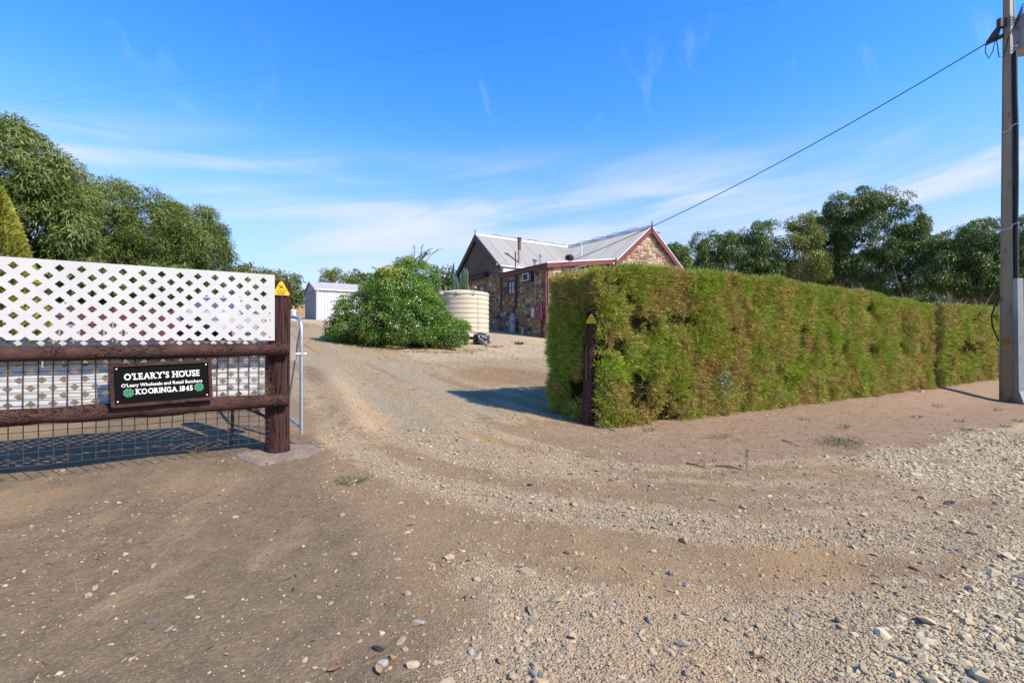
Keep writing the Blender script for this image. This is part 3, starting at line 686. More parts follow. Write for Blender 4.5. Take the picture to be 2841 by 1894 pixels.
# ------------------------------------------------------------------ yellow triangular camera-warning plates
def warning(name, label, c, u, nrm, w, h, cut=0.0):
    """c: middle of the lower edge; u: unit vector to the right; nrm: outward"""
    c, u, nrm = Vector(c), Vector(u), Vector(nrm); z = Vector((0, 0, 1))
    o = thing(name, label, 'sign', c)
    def q(a, b, n=0): return c+u*a*w+z*b*h+nrm*n
    tri = [(-.40, 0), (.40, 0), (.5-cut*.0, .08), (.08, .97), (0, 1.0), (-.08, .97), (-.5, .08)]
    MB().prism([q(a, b) for a, b in tri], nrm*.003).build('plate', YELLOW, o)
    def flat(polys, nm, m, lift=.0042):
        mb = MB()
        for p in polys: mb.add([q(a, b, lift) for a, b in p], [tuple(range(len(p)))])
        return mb.build(nm, m, o)
    flat([[(-.14, .70), (.02, .64), (.10, .58), (.08, .54), (-.16, .63)], [(.0, .62), (.13, .55), (.10, .50), (-.03, .57)], [(-.05, .60), (-.01, .59), (-.02, .49), (-.05, .50)],
          [(-.14, .48), (-.02, .52), (-.02, .49), (-.13, .45)], [(-.15, .52), (-.12, .52), (-.12, .43), (-.15, .43)]], 'camera_pictogram', INK)
    for txt, sz, cy_, m, sx in (('VIDEO SURVEILLANCE', .085, .30, INK, .62), ('IN OPERATION', .085, .20, INK, .44)):
        P, Fs = text_mesh(txt, sz, .001, 1.0); ww = P[:, 0].max()
        MB().add([q((p[0]/ww-.5)*sx, cy_+p[1]*.8, .0042) for p in P], Fs).build('lettering', m, o)
    flat([[(-.22, .07), (-.05, .07), (-.05, .14), (-.22, .14)]], 'red_print', REDINK); flat([[(-.02, .07), (.2, .07), (.2, .13), (-.02, .13)]], 'black_print', INK)
    for p_ in ([(-.33, .09), (-.28, .09), (-.28, .13), (-.33, .13)], [(.26, .09), (.31, .09), (.31, .13), (.26, .13)], [(-.03, .86), (.03, .86), (.03, .89), (-.03, .89)]): flat([p_], 'screw', GALV, .0045)
    return o
UA = W(1, 0, 0)-W(0, 0, 0); UB = W(0, 1, 0)-W(0, 0, 0)
warning('warning_sign', 'yellow camera warning triangle on the thick post beside the white lattice', W(.898, 6.735, 2.035), UA, -UB, .20, .178)

# ------------------------------------------------------------------ galvanised gate standing open
GA = (1.185, 7.03)                       # hinge end
gate = thing('farm_gate', 'galvanised pipe farm gate with wire infill, swung open behind the fence post', 'gate', W(GA[0], GA[1], 0))
def gp(k, z, off=0.0): return W(GA[0]-.10*k+off, GA[1]+k, z)
LG = 4.0; rise = .085*LG
zt, zb = 1.765, .20
arc = [gp(0, zb)]+[gp(0, z) for z in (.6, 1.0, 1.4, 1.60)]+[gp(.03, 1.70), gp(.09, 1.755), gp(.18, 1.772)]+[gp(k, 1.772+rise*k/LG) for k in (1, 2, 3, LG-.15)]+[gp(LG-.04, 1.74+rise), gp(LG, 1.64+rise), gp(LG, zb+rise+.08)]
MB().tube(arc, .0245, 12).build('frame', GALV, gate, True)
MB().tube([gp(.0, zb+.09), gp(1.3, zb+.09+rise*.33), gp(LG, zb+.09+rise)], .021, 10).build('bottom_rail', GALV, gate, True)
MB().tube([gp(.03, 1.66), gp(.7, .45)], .018, 10).build('diagonal_bar', GALV, gate, True)
mb = MB()
for k in range(1, 27): mb.tube([gp(k*.15, zb+.1+rise*k*.15/LG, .012), gp(k*.15, 1.77+rise*k*.15/LG, .012)], .0024, 5)
for j in range(1, 13): z = zb+.1+j*.12; mb.tube([gp(.02, z, .014), gp(LG-.02, z+rise, .014)], .0024, 5)
mb.build('wire_infill', GALV, gate)
MB().box(1.02, 1.10, 6.93, 7.03, 1.20, 1.46).build('hinge_block', pmat('grey_timber', (.34, .31, .28), (.24, .22, .2), 4, .9, stretch=(6, 6, .5)), gate)
mb = MB(); mb.tube([W(1.03, 6.975, 1.285), W(1.25, 7.03, 1.285)], .011, 8); mb.tube([gp(0, 1.262), gp(0, 1.308)], .034, 12); mb.build('hinge_band', GALV, gate)

# ------------------------------------------------------------------ right gate post by the hedge
gp_s, gp_t = 5.86, 6.50
gate_post = thing('gate_post', 'dark maroon round gatepost sunk in the shaded end of the hedge', 'post', W(gp_s, gp_t, gz(gp_s, gp_t)))
z0 = gz(gp_s, gp_t)
MB().tube([W(gp_s, gp_t, z0-.2), W(gp_s, gp_t, z0+.3), W(gp_s+.03, gp_t, z0+1.0), W(gp_s+.08, gp_t, z0+1.6), W(gp_s+.11, gp_t, z0+2.02)], [.105, .10, .095, .098, .085], 18, wob=.04, seed=3).build('shaft', MAROON_V, gate_post, True)
mb = MB()
for k in range(11):
    zc = z0+1.36-k*.052; s_ = gp_s-.10; mbp = [W(s_+.012*math.cos(a)*(k % 2), gp_t-.06+.012*math.cos(a)*((k+1) % 2), zc+.03*math.sin(a)) for a in [i*math.pi/4 for i in range(9)]]
    mb.tube(mbp, .0045, 5)
mb.build('chain', WIRE, gate_post)
n_ = (-UA*.72-UB*.69).normalized(); u_ = Vector((-n_.y, n_.x, 0))
warning('warning_sign', 'yellow camera warning triangle on the shaded gatepost in the hedge end', W(gp_s+.09, gp_t, z0+1.80)+n_*.105, u_, n_, .19, .17)
# ------------------------------------------------------------------ clipped hedge
HEDGE = leaf_mat('hedge_needles', [(0, (0.384, 0.226, 0.077)), (.16, (0.486, 0.364, 0.122)), (.32, (0.474, 0.421, 0.100)), (.52, (0.379, 0.395, 0.060)), (.74, (0.244, 0.327, 0.029)), (.9, (0.269, 0.414, 0.025)), (1, (0.358, 0.502, 0.049))], .6, .14)
CORE = pmat('shaded_hedge_twigs', (.030, .024, .010), (.010, .010, .004), 14, 1.0, bump=.6, bdist=.03, spec=.0)  # core coloured near black so gaps between needles look deeply shaded
def hedge_build(name, label, sA, sB, front, back_off, top, seed, dens, end_left, npt=11):
    """front: function s -> t of the clipped face; top: function s -> z"""
    rng = np.random.default_rng(seed)
    base = W(sA+.3, float(front(sA))+.8, gz(sA+.3, float(front(sA))+.8))
    o = thing(name, label, 'hedge', base)
    def lump(P): return (fbm(P*1.15, seed, 3)-.5)*.20+(fbm(P*3.4, seed+3, 2)-.5)*.20
    # solid inner body, its dark colour stands for shade inside the hedge
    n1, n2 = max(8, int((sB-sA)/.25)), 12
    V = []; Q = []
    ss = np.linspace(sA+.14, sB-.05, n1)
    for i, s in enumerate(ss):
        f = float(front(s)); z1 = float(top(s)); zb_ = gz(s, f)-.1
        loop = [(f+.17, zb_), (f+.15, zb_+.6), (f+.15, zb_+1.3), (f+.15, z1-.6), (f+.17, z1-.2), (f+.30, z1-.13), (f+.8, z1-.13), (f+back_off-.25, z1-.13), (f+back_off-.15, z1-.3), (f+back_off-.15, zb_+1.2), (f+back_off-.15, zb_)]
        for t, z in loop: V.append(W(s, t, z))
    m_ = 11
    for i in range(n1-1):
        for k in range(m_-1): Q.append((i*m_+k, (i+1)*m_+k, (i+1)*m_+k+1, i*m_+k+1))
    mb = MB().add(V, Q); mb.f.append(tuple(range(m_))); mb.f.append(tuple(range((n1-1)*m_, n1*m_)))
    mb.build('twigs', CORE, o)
    pos = []; nor = []
    def area(n, fn):
        a, b_ = rng.uniform(size=n), rng.uniform(size=n); p, q = fn(a, b_); pos.append(p); nor.append(q)
    ca = np.array([A2[0], A2[1], 0]); cb = np.array([B2[0], B2[1], 0])
    def xyz(s, t, z): return np.stack([s*A2[0]+t*B2[0], s*A2[1]+t*B2[1], z], 1)
    def f_front(a, b_):
        s = sA+(sB-sA)*a; t = front(s); zl = ground_z(s, t)-.02; z = zl+(top(s)-zl)*b_
        return xyz(s, t+.0*s, z), np.tile(-cb, (len(s), 1))
    def f_top(a, b_):
        s = sA+(sB-sA)*a; t = front(s)+back_off*b_; z = top(s)+.06*np.sin(b_*3.1)
        return xyz(s, t, z), np.tile(np.array([0, 0, 1.]), (len(s), 1))
    def f_left(a, b_):
        t = front(sA)+back_off*a; s = sA-.03*a+0*t; zl = ground_z(s, t)-.02; z = zl+(top(sA)-zl)*b_
        return xyz(s, t, z), np.tile(-ca, (len(t), 1))
    Ls = sB-sA
    area(int(Ls*2.75*dens), f_front); area(int(Ls*back_off*dens*.55), f_top)
    # edge fringe of upright shoots along the top
    def f_edge(a, b_):
        s = sA+Ls*a; t = front(s)+.12*b_; return xyz(s, t, top(s)-.08+.13*b_), np.tile((-cb+np.array([0, 0, 1.2]))/1.56, (len(s), 1))
    area(int(Ls*dens*.45), f_edge)
    if end_left:
        area(int(back_off*2.75*dens*1.15), f_left)
        def f_back(a, b_):
            s = sA+1.6*a*a; t = front(s)+back_off+0*s; zl = ground_z(s, t)-.02; return xyz(s, t, zl+(top(s)-zl)*b_), np.tile(cb, (len(s), 1))
        area(int(1.6*2.7*dens*.8), f_back)
    P = np.concatenate(pos); Nn = np.concatenate(nor); n = len(P)
    d = lump(P); hole = fbm(P*1.7+9.0, seed+7, 3)
    keep = (hole > .31) | (rng.uniform(size=n) < .30)
    if end_left:        # a hollow round the gatepost
        s_, t_ = st(P[:, 0], P[:, 1]); keep &= ~((np.hypot(s_-gp_s-.05, t_-gp_t) < .20) & (P[:, 2] < gz(gp_s, gp_t)+2.1))
    P, Nn, d, hole = P[keep], Nn[keep], d[keep], hole[keep]; n = len(P)
    P = P+Nn*(d-.07-np.clip(.40-hole, 0, .2)*1.6)[:, None]-Nn*(rng.uniform(size=n)**2*.10)[:, None]
    lean = np.stack([fbm(P*.9+3, seed+11, 2)-.5, fbm(P*.9+5, seed+12, 2)-.5, fbm(P*.9+8, seed+13, 2)-.5], 1)*1.25
    ax = unit(Nn*.75+lean+np.array([.0, .0, .38])+rng.normal(0, .38, (n, 3)))
    patch = fbm(P*np.array([.55, .55, .8])+20, seed+20, 3); patch2 = fbm(P*2.2+40, seed+21, 3)
    tint = np.clip(.47+(patch-.5)*.8+(patch2-.5)*1.5+(fbm(P*6, seed+22, 2)-.5)*.8+rng.normal(0, .15, n), 0, 1)
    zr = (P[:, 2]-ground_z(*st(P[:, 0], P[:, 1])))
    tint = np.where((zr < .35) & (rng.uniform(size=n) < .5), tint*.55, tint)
    rep = np.repeat(np.arange(n), npt); m = len(rep)
    dirn = unit(ax[rep]+rng.normal(0, .48, (m, 3))); Ln = rng.uniform(.07, .16, m)*(.8+.5*patch2[rep]); Wn = rng.uniform(.007, .0125, m)*(1.0 if dens > 200 else 1.5)
    nr = rng.normal(size=(m, 3)); pp_ = P[rep]+rng.normal(0, .016, (m, 3))+ax[rep]*(rng.uniform(size=m)*.10)[:, None]
    v, q = leaf_arrays(pp_, dirn, nr, Ln, Wn, .06)
    tn = np.clip(tint[rep]+rng.normal(0, .10, m), 0, 1); tn = np.where(rng.uniform(size=m) < .09, rng.uniform(0, .3, m), tn)
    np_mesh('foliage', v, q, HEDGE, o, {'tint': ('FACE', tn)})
    mb = MB(); rr = random.Random(seed)
    for k in range(int(Ls*1.1)+3):
        s = sA+.3+k*.9; 
        if s > sB-.2: break
        t = float(front(s))+.7; mb.tube([W(s, t, gz(s, t)-.1), W(s+.1*rr.random(), t+.1, gz(s, t)+1.0), W(s-.1, t, gz(s, t)+2.0)], [.05, .035, .015], 6)
    mb.build('stem', BARK_D, o)
    return o
SHADE_GAP = 20.55  # slight notch widened into a gap, standing for the pole's shadow on the hedge
fr1 = lambda s: np.interp(s, [5.85, 6.1, 9, 20.4, 30, 60], [6.32, 6.12, 6.0, 5.74, 5.6, 5.2])
tp1 = lambda s: np.interp(s, [5.7, 6.2, 8, 10.5, 13, 16, 19, 20.5, 21, 24, 50], [2.62, 2.74, 2.79, 2.82, 2.78, 2.70, 2.62, 2.56, 2.62, 2.72, 2.7])
hedge_build('clipped_hedge', 'long clipped needle-leaved hedge running from the driveway gatepost to the power pole', 5.93, SHADE_GAP-.17, fr1, 1.45, tp1, 31, 560, True, 13)
hedge_build('clipped_hedge', 'far stretch of clipped hedge continuing behind the concrete power pole', SHADE_GAP+.2, 42, lambda s: fr1(s)+.05, 1.6, tp1, 57, 200, False, 9)
# ivy sprig in the hedge face
rng = np.random.default_rng(77); IVY = leaf_mat('ivy_leaf', [(0, (.05, .09, .05)), (1, (.12, .18, .12))], .35, .15)
s_, t_ = unproj(2005, 1139); 
for (px, py) in ((2005, 1060),):
    D = 9.9; s_, t_ = at_px(px, D); zc = z_px(py, D)
    n = 90; ps = s_+rng.normal(0, .13, n); pt = float(fr1(s_))-.10-rng.uniform(0, .08, n); pz_ = zc+rng.normal(0, .17, n)
    P = np.stack([ps*A2[0]+pt*B2[0], ps*A2[1]+pt*B2[1], pz_], 1)
    v, q = leaf_arrays(P, rng.normal(size=(n, 3))+np.array([.3, -.6, -.5]), np.tile([.4, -.8, .3], (n, 1))+rng.normal(0, .3, (n, 3)), rng.uniform(.04, .07, n), rng.uniform(.035, .06, n))
    ivy = np_mesh('ivy', v, q, IVY, None, {'tint': ('FACE', rng.uniform(size=n))}); tag(ivy, 'small blue green ivy sprig growing out of the hedge face', 'ivy')

# ------------------------------------------------------------------ power pole with its cable guard, bracket and transformer
PD = 15.45; PX = (2792-CX)/FPX*PD; PB = Vector((PX, PD, 0)); pzb = gz(*st(PX, PD))
pole = thing('power_pole', 'tall concrete and steel power pole standing before the far end of the hedge', 'power pole', Vector((PX, PD, pzb)))
u_c = Vector((-.075, .997, 0)); n_c = Vector((-.997, -.075, 0)); n_s = Vector((.0745, -.997, 0)); u_s = Vector((.997, .0745, 0))
# plan frame: concrete face looks along n_c and spans u_c; steel side looks along n_s and spans u_s
TOPZ = 14.2
def pw(z): return .44+(.17-.44)*(z-pzb)/(TOPZ-pzb)      # width of the concrete face
def pk(a, b_, z):                                           # a across the concrete face (-.5..+.5), b depth behind it
    return PB+u_c*(a*pw(z))+u_s*b_+Vector((0, 0, z))
def column(mb, a0, a1, b0, b1, z0, z1):
    return mb.hexa([pk(a0, b0, z0), pk(a1, b0, z0), pk(a1, b1, z0), pk(a0, b1, z0), pk(a0, b0, z1), pk(a1, b0, z1), pk(a1, b1, z1), pk(a0, b1, z1)])
mb = MB()
for k in range(8):
    za = pzb-.3+(TOPZ-pzb+.3)*k/8; zc = pzb-.3+(TOPZ-pzb+.3)*(k+1)/8; column(mb, -.42, .42, .012, .155, za, zc)
mb.build('concrete_core', CONC_P, pole)
STEEL = pmat('weathered_steel', (.26, .26, .25), (.17, .165, .16), 3, .55, .3, bump=.08, stretch=(1, 1, .3))
for a0, a1 in ((-.5, -.42), (.42, .5)):
    mb = MB(); sg = -1 if a0 < 0 else 1; e0, e1 = (a0, a1)
    column(mb, e0, e1, -.002, .016, pzb-.3, TOPZ); column(mb, e0, e1, .150, .170, pzb-.3, TOPZ)
    w0, w1 = (a1-.02, a1-.001) if sg < 0 else (a0+.001, a0+.02); column(mb, w0, w1, .014, .152, pzb-.3, TOPZ)
    mb.build('steel_channel', STEEL, pole)
def side(off, z, out=0.0): return PB+u_c*(-.5*pw(z))+u_s*off+n_s*out+Vector((0, 0, z))
# black cable rising up the steel side
zg = z_px(775, PD)
MB().tube([side(.085, z, .05+.02*math.sin(z*1.1)) for z in np.linspace(zg-.2, 7.2, 10)]+[side(.11, 8.2, .06), side(.10, 9.2, .05), side(.10, 10.6, .05)], .055, 10).build('riser_cable', RUBBER, pole, True)
MB().tube([side(.155, z, .03) for z in np.linspace(zg, 10.4, 8)], .02, 8).build('conduit', pmat('green_conduit', (.03, .08, .06), (.02, .06, .05), 5, .5), pole, True)
gd = MB(); zl = pzb+.38
def gpt(off, z, out): return side(off, z, out)
gd.hexa([gpt(.005, zl, .14), gpt(.215, zl, .14), gpt(.215, zl, .0), gpt(.005, zl, .0), gpt(.005, zg, .13), gpt(.205, zg, .13), gpt(.205, zg, 0), gpt(.005, zg, 0)])
gd.hexa([gpt(.005, pzb-.05, .30), gpt(.235, pzb-.05, .30), gpt(.235, pzb-.05, .0), gpt(.005, pzb-.05, .0), gpt(.005, zl-.004, .145), gpt(.22, zl-.004, .145), gpt(.22, zl-.004, 0), gpt(.005, zl-.004, 0)])
gd.build('cable_guard', pmat('guard_zinc', (.31, .31, .31), (.23, .23, .23), 2.5, .45, .25, bump=.06, spots=((.15, .15, .15), 6, .70)), pole)
for y in (150, 365, 636):
    z = z_px(y, PD); mb = MB()
    mb.tube([pk(.5, -.012, z), pk(-.5, -.012, z), side(-.012, z+.1, .012), side(.10, z+.16, .115), side(.2, z+.16, .03)], .012, 6); mb.build('strap', WHITE_P, pole)
zy = z_px(948, PD)
mb = MB(); cc = pk(-.05, -.006, zy); ring = [cc+u_c*.105*math.cos(a)+Vector((0, 0, .115*math.sin(a))) for a in [2*math.pi*k/24 for k in range(24)]]
mb.prism(ring, n_c*.004); mb.build('marker_disc', pmat('marker_orange', (.42, .20, .02), (.34, .15, .015), 8, .6), pole)
zz1, zz2 = z_px(832, PD), z_px(946, PD)
MB().tube([pk(.45, -.02, zz1+.1), pk(.55, -.12, zz1-.1), pk(.62, -.24, (zz1+zz2)/2+.15), pk(.60, -.2, (zz1+zz2)/2-.2), pk(.5, -.03, zz2)], .022, 8).build('side_cable', RUBBER, pole, True)
zb2 = z_px(92, PD)
mb = MB(); mb.hexa([pk(.3, -.05, zb2-.1), pk(1.9, -.22, zb2-.14), pk(1.9, -.18, zb2-.14), pk(.3, -.0, zb2-.1), pk(.3, -.05, zb2+.02), pk(1.9, -.22, zb2-.02), pk(1.9, -.18, zb2-.02), pk(.3, .0, zb2+.02)])
mb.hexa([pk(.6, -.16, zb2+.0), pk(1.9, -.23, zb2-.05), pk(1.9, -.17, zb2-.05), pk(.6, -.10, zb2), pk(.2, -.12, zb2+.4), pk(1.2, -.2, zb2+.16), pk(1.2, -.14, zb2+.16), pk(.2, -.06, zb2+.4)])
mb.hexa([pk(-.1, -.02, zb2+.2), pk(.5, -.02, zb2+.2), pk(.5, -.22, zb2+.2), pk(-.1, -.22, zb2+.2), pk(-.1, -.02, zb2+.48), pk(.5, -.02, zb2+.48), pk(.5, -.22, zb2+.48), pk(-.1, -.22, zb2+.48)])
mb.build('service_bracket', pmat('dark_bracket', (.05, .055, .06), (.03, .03, .035), 5, .6), pole)
mb = MB()
att = pk(2.0, -.2, zb2-.08)
mb.tube([att, att+Vector((-.02, 0, -.28)), pk(1.5, -.2, zb2-.62), pk(1.0, -.2, zb2-.45), pk(.7, -.18, zb2-.05)], .013, 6)
mb.tube([pk(.8, -.15, zb2), pk(.55, -.1, zb2-.7), pk(.0, -.08, zb2-.75), pk(-.45, -.05, zb2-.2), side(.05, zb2+.1, .06)], .014, 6)
for k in range(4):
    mb.tube([side(.08, zb2+.05+.05*k, .07), side(.25, zb2+.45+.1*k, .16), side(.55, zb2+.65+.04*k, .22), side(.9, zb2+.45-.1*k, .25)], .014, 6)
mb.build('jumper_leads', RUBBER, pole, True)
TC = PB+u_s*.78+n_s*.05; zt0, zt1 = z_px(138, PD), z_px(45, PD)
MB().lathe((TC.x, TC.y, 0), [(.02, zt0-.01), (.40, zt0), (.42, zt0+.05), (.42, zt1-.12), (.44, zt1-.1), (.44, zt1-.05), (.36, zt1+.03), (.05, zt1+.08)], 28).build('transformer', pmat('grey_enamel', (.33, .34, .34), (.27, .28, .28), 3, .4), pole, True)
for zq in ((zt0+zt1)/2+.15, zt0+.2): MB().wbox(PB+u_s*.36+Vector((0, 0, zq)), (.5, .08, .1), math.atan2(u_s.y, u_s.x)).build('transformer_bracket', STEEL, pole)

# ------------------------------------------------------------------ wires
def catenary(p, q, sag, n=40):
    p, q = Vector(p), Vector(q); return [p.lerp(q, k/n)-Vector((0, 0, 4*sag*(k/n)*(1-k/n))) for k in range(n+1)]
s_h, t_h = at_px(1535, 28.0); hook = W(s_h, t_h, z_px(742, 28.0))
w1 = MB().tube(catenary(att, hook, .55), .017, 6).build('service_cable', RUBBER)
tag(w1, 'twisted black service cable sloping from the power pole down to the stone house', 'cable')
Pa = at_px(-60, 30.0); Pb = at_px(2060, 19.0)
a_ = Vector((*[(-60-CX)/FPX*30.0, 30.0], z_px(298, 30.0))); b_ = Vector(((2060-CX)/FPX*19.0, 19.0, z_px(-2, 19.0)))
dv = (b_-a_); w2 = MB().tube(catenary(a_-dv*.15, b_+dv*.35, .35, 60), .0032, 5).build('overhead_wire', pmat('wire_grey', (.10, .10, .11), None, 5, .5))
tag(w2, 'single thin overhead wire crossing the whole sky from left to top right', 'wire')
# ------------------------------------------------------------------ stone house
sW, sI, sR, sE = 16.65, 21.75, 24.95, 28.15
tF, tL, tRg, tN = 21.75, 26.8, 30.0, 33.2
zR, zE = 8.95, 6.42
PITCH = (zR-zE)/3.2
house = thing('stone_house', 'old rubble stone cottage with pale iron gabled roofs and maroon trim', 'house', W(sW, tF, gz(sW, tF)))
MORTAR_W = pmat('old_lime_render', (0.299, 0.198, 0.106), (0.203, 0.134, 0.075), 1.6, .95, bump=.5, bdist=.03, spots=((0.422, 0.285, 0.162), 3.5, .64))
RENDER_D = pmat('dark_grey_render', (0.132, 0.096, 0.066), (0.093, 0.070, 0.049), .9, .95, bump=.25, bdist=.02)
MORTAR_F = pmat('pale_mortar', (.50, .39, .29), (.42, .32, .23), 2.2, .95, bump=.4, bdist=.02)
IRON = objcol_mat('roof_iron', .65, 2.5, .06, .01, .12, 0.0)
BOARD_W = pmat('white_weatherboard', (.66, .64, .61), (.60, .58, .56), 2, .6, bump=.03)
# walls
def wallprism(poly_st_z, ext, name, m): return MB().prism(poly_st_z, ext).build(name, m, house)
zb0 = .9
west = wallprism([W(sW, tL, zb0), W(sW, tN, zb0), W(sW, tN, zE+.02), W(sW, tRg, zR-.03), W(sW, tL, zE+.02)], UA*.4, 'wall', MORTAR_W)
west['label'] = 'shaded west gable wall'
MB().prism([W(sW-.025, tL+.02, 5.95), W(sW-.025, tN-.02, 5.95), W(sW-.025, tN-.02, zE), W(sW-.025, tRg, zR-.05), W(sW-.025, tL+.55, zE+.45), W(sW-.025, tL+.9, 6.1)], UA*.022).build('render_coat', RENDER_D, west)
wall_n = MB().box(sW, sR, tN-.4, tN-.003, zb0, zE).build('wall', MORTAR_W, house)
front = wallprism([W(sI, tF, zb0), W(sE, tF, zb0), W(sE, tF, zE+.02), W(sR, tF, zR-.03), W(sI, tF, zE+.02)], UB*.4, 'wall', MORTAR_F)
front['label'] = 'sunlit stone front gable wall'
MB().box(sE-.4, sE-.003, tF+.402, 36, zb0, zE).build('wall', MORTAR_F, house)
lean = MB().box(sW-.03, sW+.35, tF+.005, tL-.002, zb0, 5.62).build('wall', MORTAR_W, house); lean['label'] = 'shaded west wall of the lean-to'
MB().box(sW-.10, sW-.033, tF+.03, tL-.004, zb0, 3.44).build('plinth', MORTAR_W, lean)
pier = MB().box(sW+.353, sW+.95, tF+.01, tF+.35, zb0, 5.7).build('wall', MORTAR_F, house); pier['label'] = 'short stone pier at the lean-to corner'
# stones
SB = []
def block_mesh(seed):
    rnd = random.Random(seed); bm = bmesh.new(); bmesh.ops.create_cube(bm, size=1)
    bmesh.ops.bevel(bm, geom=bm.edges[:], offset=.13, segments=1, affect='EDGES')
    for v in bm.verts: v.co += Vector((rnd.uniform(-.07, .07), rnd.uniform(-.05, .05), rnd.uniform(-.08, .08)))
    me = bpy.data.meshes.new('stone'); bm.to_mesh(me); bm.free(); me.materials.append(STONE); return me
SB = [block_mesh(i) for i in range(9)]
def put_stone(parent, c, along, w, h, proud, col, k, roll=0.0):
    o = bpy.data.objects.new('stone', SB[k % 9]); C.objects.link(o); o.parent = parent
    o.location = Vector(c)-origin(house); o.scale = (w, proud, h); o.color = col+(1,)
    o.rotation_euler = (0, roll, RZ if along == 's' else RZ+math.pi/2); return o
def joined_stones(parent, items):
    """the smallest stones of a wall, kept as geometry in one part"""
    mb = MB()
    for c, along, w, h, proud in items:
        o0 = Vector(c); a = UA if along == 's' else UB; nn = UB if along == 's' else UA
        ch = .16*min(w, h)
        P = []
        for y, k in ((-.5, .78), (.5, 1.0)):
            for x, z in ((-.5, -.5), (.5, -.5), (.5, .5), (-.5, .5)): P.append(o0+a*x*w*k+nn*y*proud+Vector((0, 0, z*h*k)))
        mb.hexa(P)
    o = mb.build('stone', pmat('small_wall_stone', (.20, .14, .10), (.10, .08, .065), .8, .9, bump=.4), parent); o['kind'] = 'stuff'; return o
rnd = random.Random(12)
# front gable: rough courses of tan, brown and grey blocks
FC = [(.42, .27, .15), (.25, .13, .08), (.36, .29, .21), (.50, .38, .24), (.20, .13, .09), (.55, .44, .31), (.44, .24, .11), (.30, .24, .19), (.16, .11, .09), (.52, .42, .33), (.36, .19, .11)]
z = 4.2; k = 0; small = []
while z < zR-.25:
    h = rnd.choice([.13, .16, .19, .23]); zc = z+h/2
    half = 3.2 if zc < zE else 3.2*(zR-zc-.22)/(zR-zE)
    s = sR-half+.05+rnd.uniform(0, .2)
    while s < sR+half-.15:
        w = min(rnd.choice([.20, .28, .36, .44, .52, .62])*rnd.uniform(.85, 1.1), sR+half-.03-s)
        hh = h*rnd.uniform(.72, .98)
        if w > .12 and rnd.random() < .93:
            put_stone(front, W(s+w/2, tF-.004, zc+rnd.uniform(-.02, .02)), 's', w-.035, hh, .05, rnd.choice(FC), k, rnd.uniform(-.03, .03)); k += 1
        s += w+.03
    z += h+.028
n_front = k
# hidden lower front is left to mortar; brick lintel over the window behind the hedge
for i in range(14): put_stone(front, W(sR-1.15+i*.16, tF-.012, 4.28+.6), 's', .145, .17, .05, (.36, .15, .09), i)
# lean-to and west wall: scattered rubble, dark and buff
WC = [(0.092, 0.062, 0.042), (0.117, 0.074, 0.046), (0.528, 0.344, 0.172), (0.528, 0.418, 0.216), (0.449, 0.261, 0.128), (0.166, 0.109, 0.066), (0.528, 0.418, 0.242), (0.075, 0.055, 0.040), (0.315, 0.172, 0.090)]
def rubble(parent, s_face, t0, t1, z0f, z1f, n, sizes, holes, maxparts, seed):
    rn = random.Random(seed); placed = []; tries = 0
    while len(placed) < n and tries < n*40:
        tries += 1; t = rn.uniform(t0, t1); zz = rn.uniform(z0f(t), z1f(t)); q = rn.choice(sizes); w = q*rn.uniform(.8, 1.5); h = q*rn.uniform(.5, .95)
        if t-w/2 < t0 or t+w/2 > t1 or zz+h/2 > z1f(t) or zz-h/2 < z0f(t): continue
        if any(abs(t-a) < (w+b)/2+.03 and abs(zz-c) < (h+d)/2+.025 for a, c, b, d in placed): continue
        if any(a-w/2 < t < b+w/2 and c-h/2 < zz < d+h/2 for a, b, c, d in holes): continue
        placed.append((t, zz, w, h))
    placed.sort(key=lambda q: -q[2]*q[3])
    for i, (t, zz, w, h) in enumerate(placed[:maxparts]):
        put_stone(parent, W(s_face-.004 if zz > 3.5 or parent is west else s_face-.072, t, zz), 't', w, h, .05, rn.choice(WC), i, rn.uniform(-.15, .15))
    rest = [(W(s_face-.004 if zz > 3.5 or parent is west else s_face-.072, t, zz), 't', w, h, .05) for t, zz, w, h in placed[maxparts:]]
    if rest: joined_stones(parent, rest)
lean_holes = [(25.0, 26.0, 4.2, 5.5), (23.0, 24.25, 4.95, 5.6), (21.8, 23.15, 2.6, 3.7), (24.3, 24.6, 1.5, 4.2), (tF, tL, 3.39, 3.50)]
rubble(lean, sW-.03, tF+.05, tL-.05, lambda t: gz(sW, t)+.05, lambda t: 5.5, 210, [.14, .2, .26, .34], lean_holes, 105, 5)
rubble(west, sW, tL+.05, tN-.1, lambda t: gz(sW, t)+.1, lambda t: 5.9 if t > tL+.9 else 6.2, 120, [.14, .2, .27, .34], [(28.7, 30.8, 2.6, 5.9)], 45, 6)
for i in range(12): put_stone(pier, W(sW+.55+.12*(i % 2), tF+.005, 2.2+i*.28), 's', .42, .2, .05, rnd.choice(FC if i > 8 else WC), i)
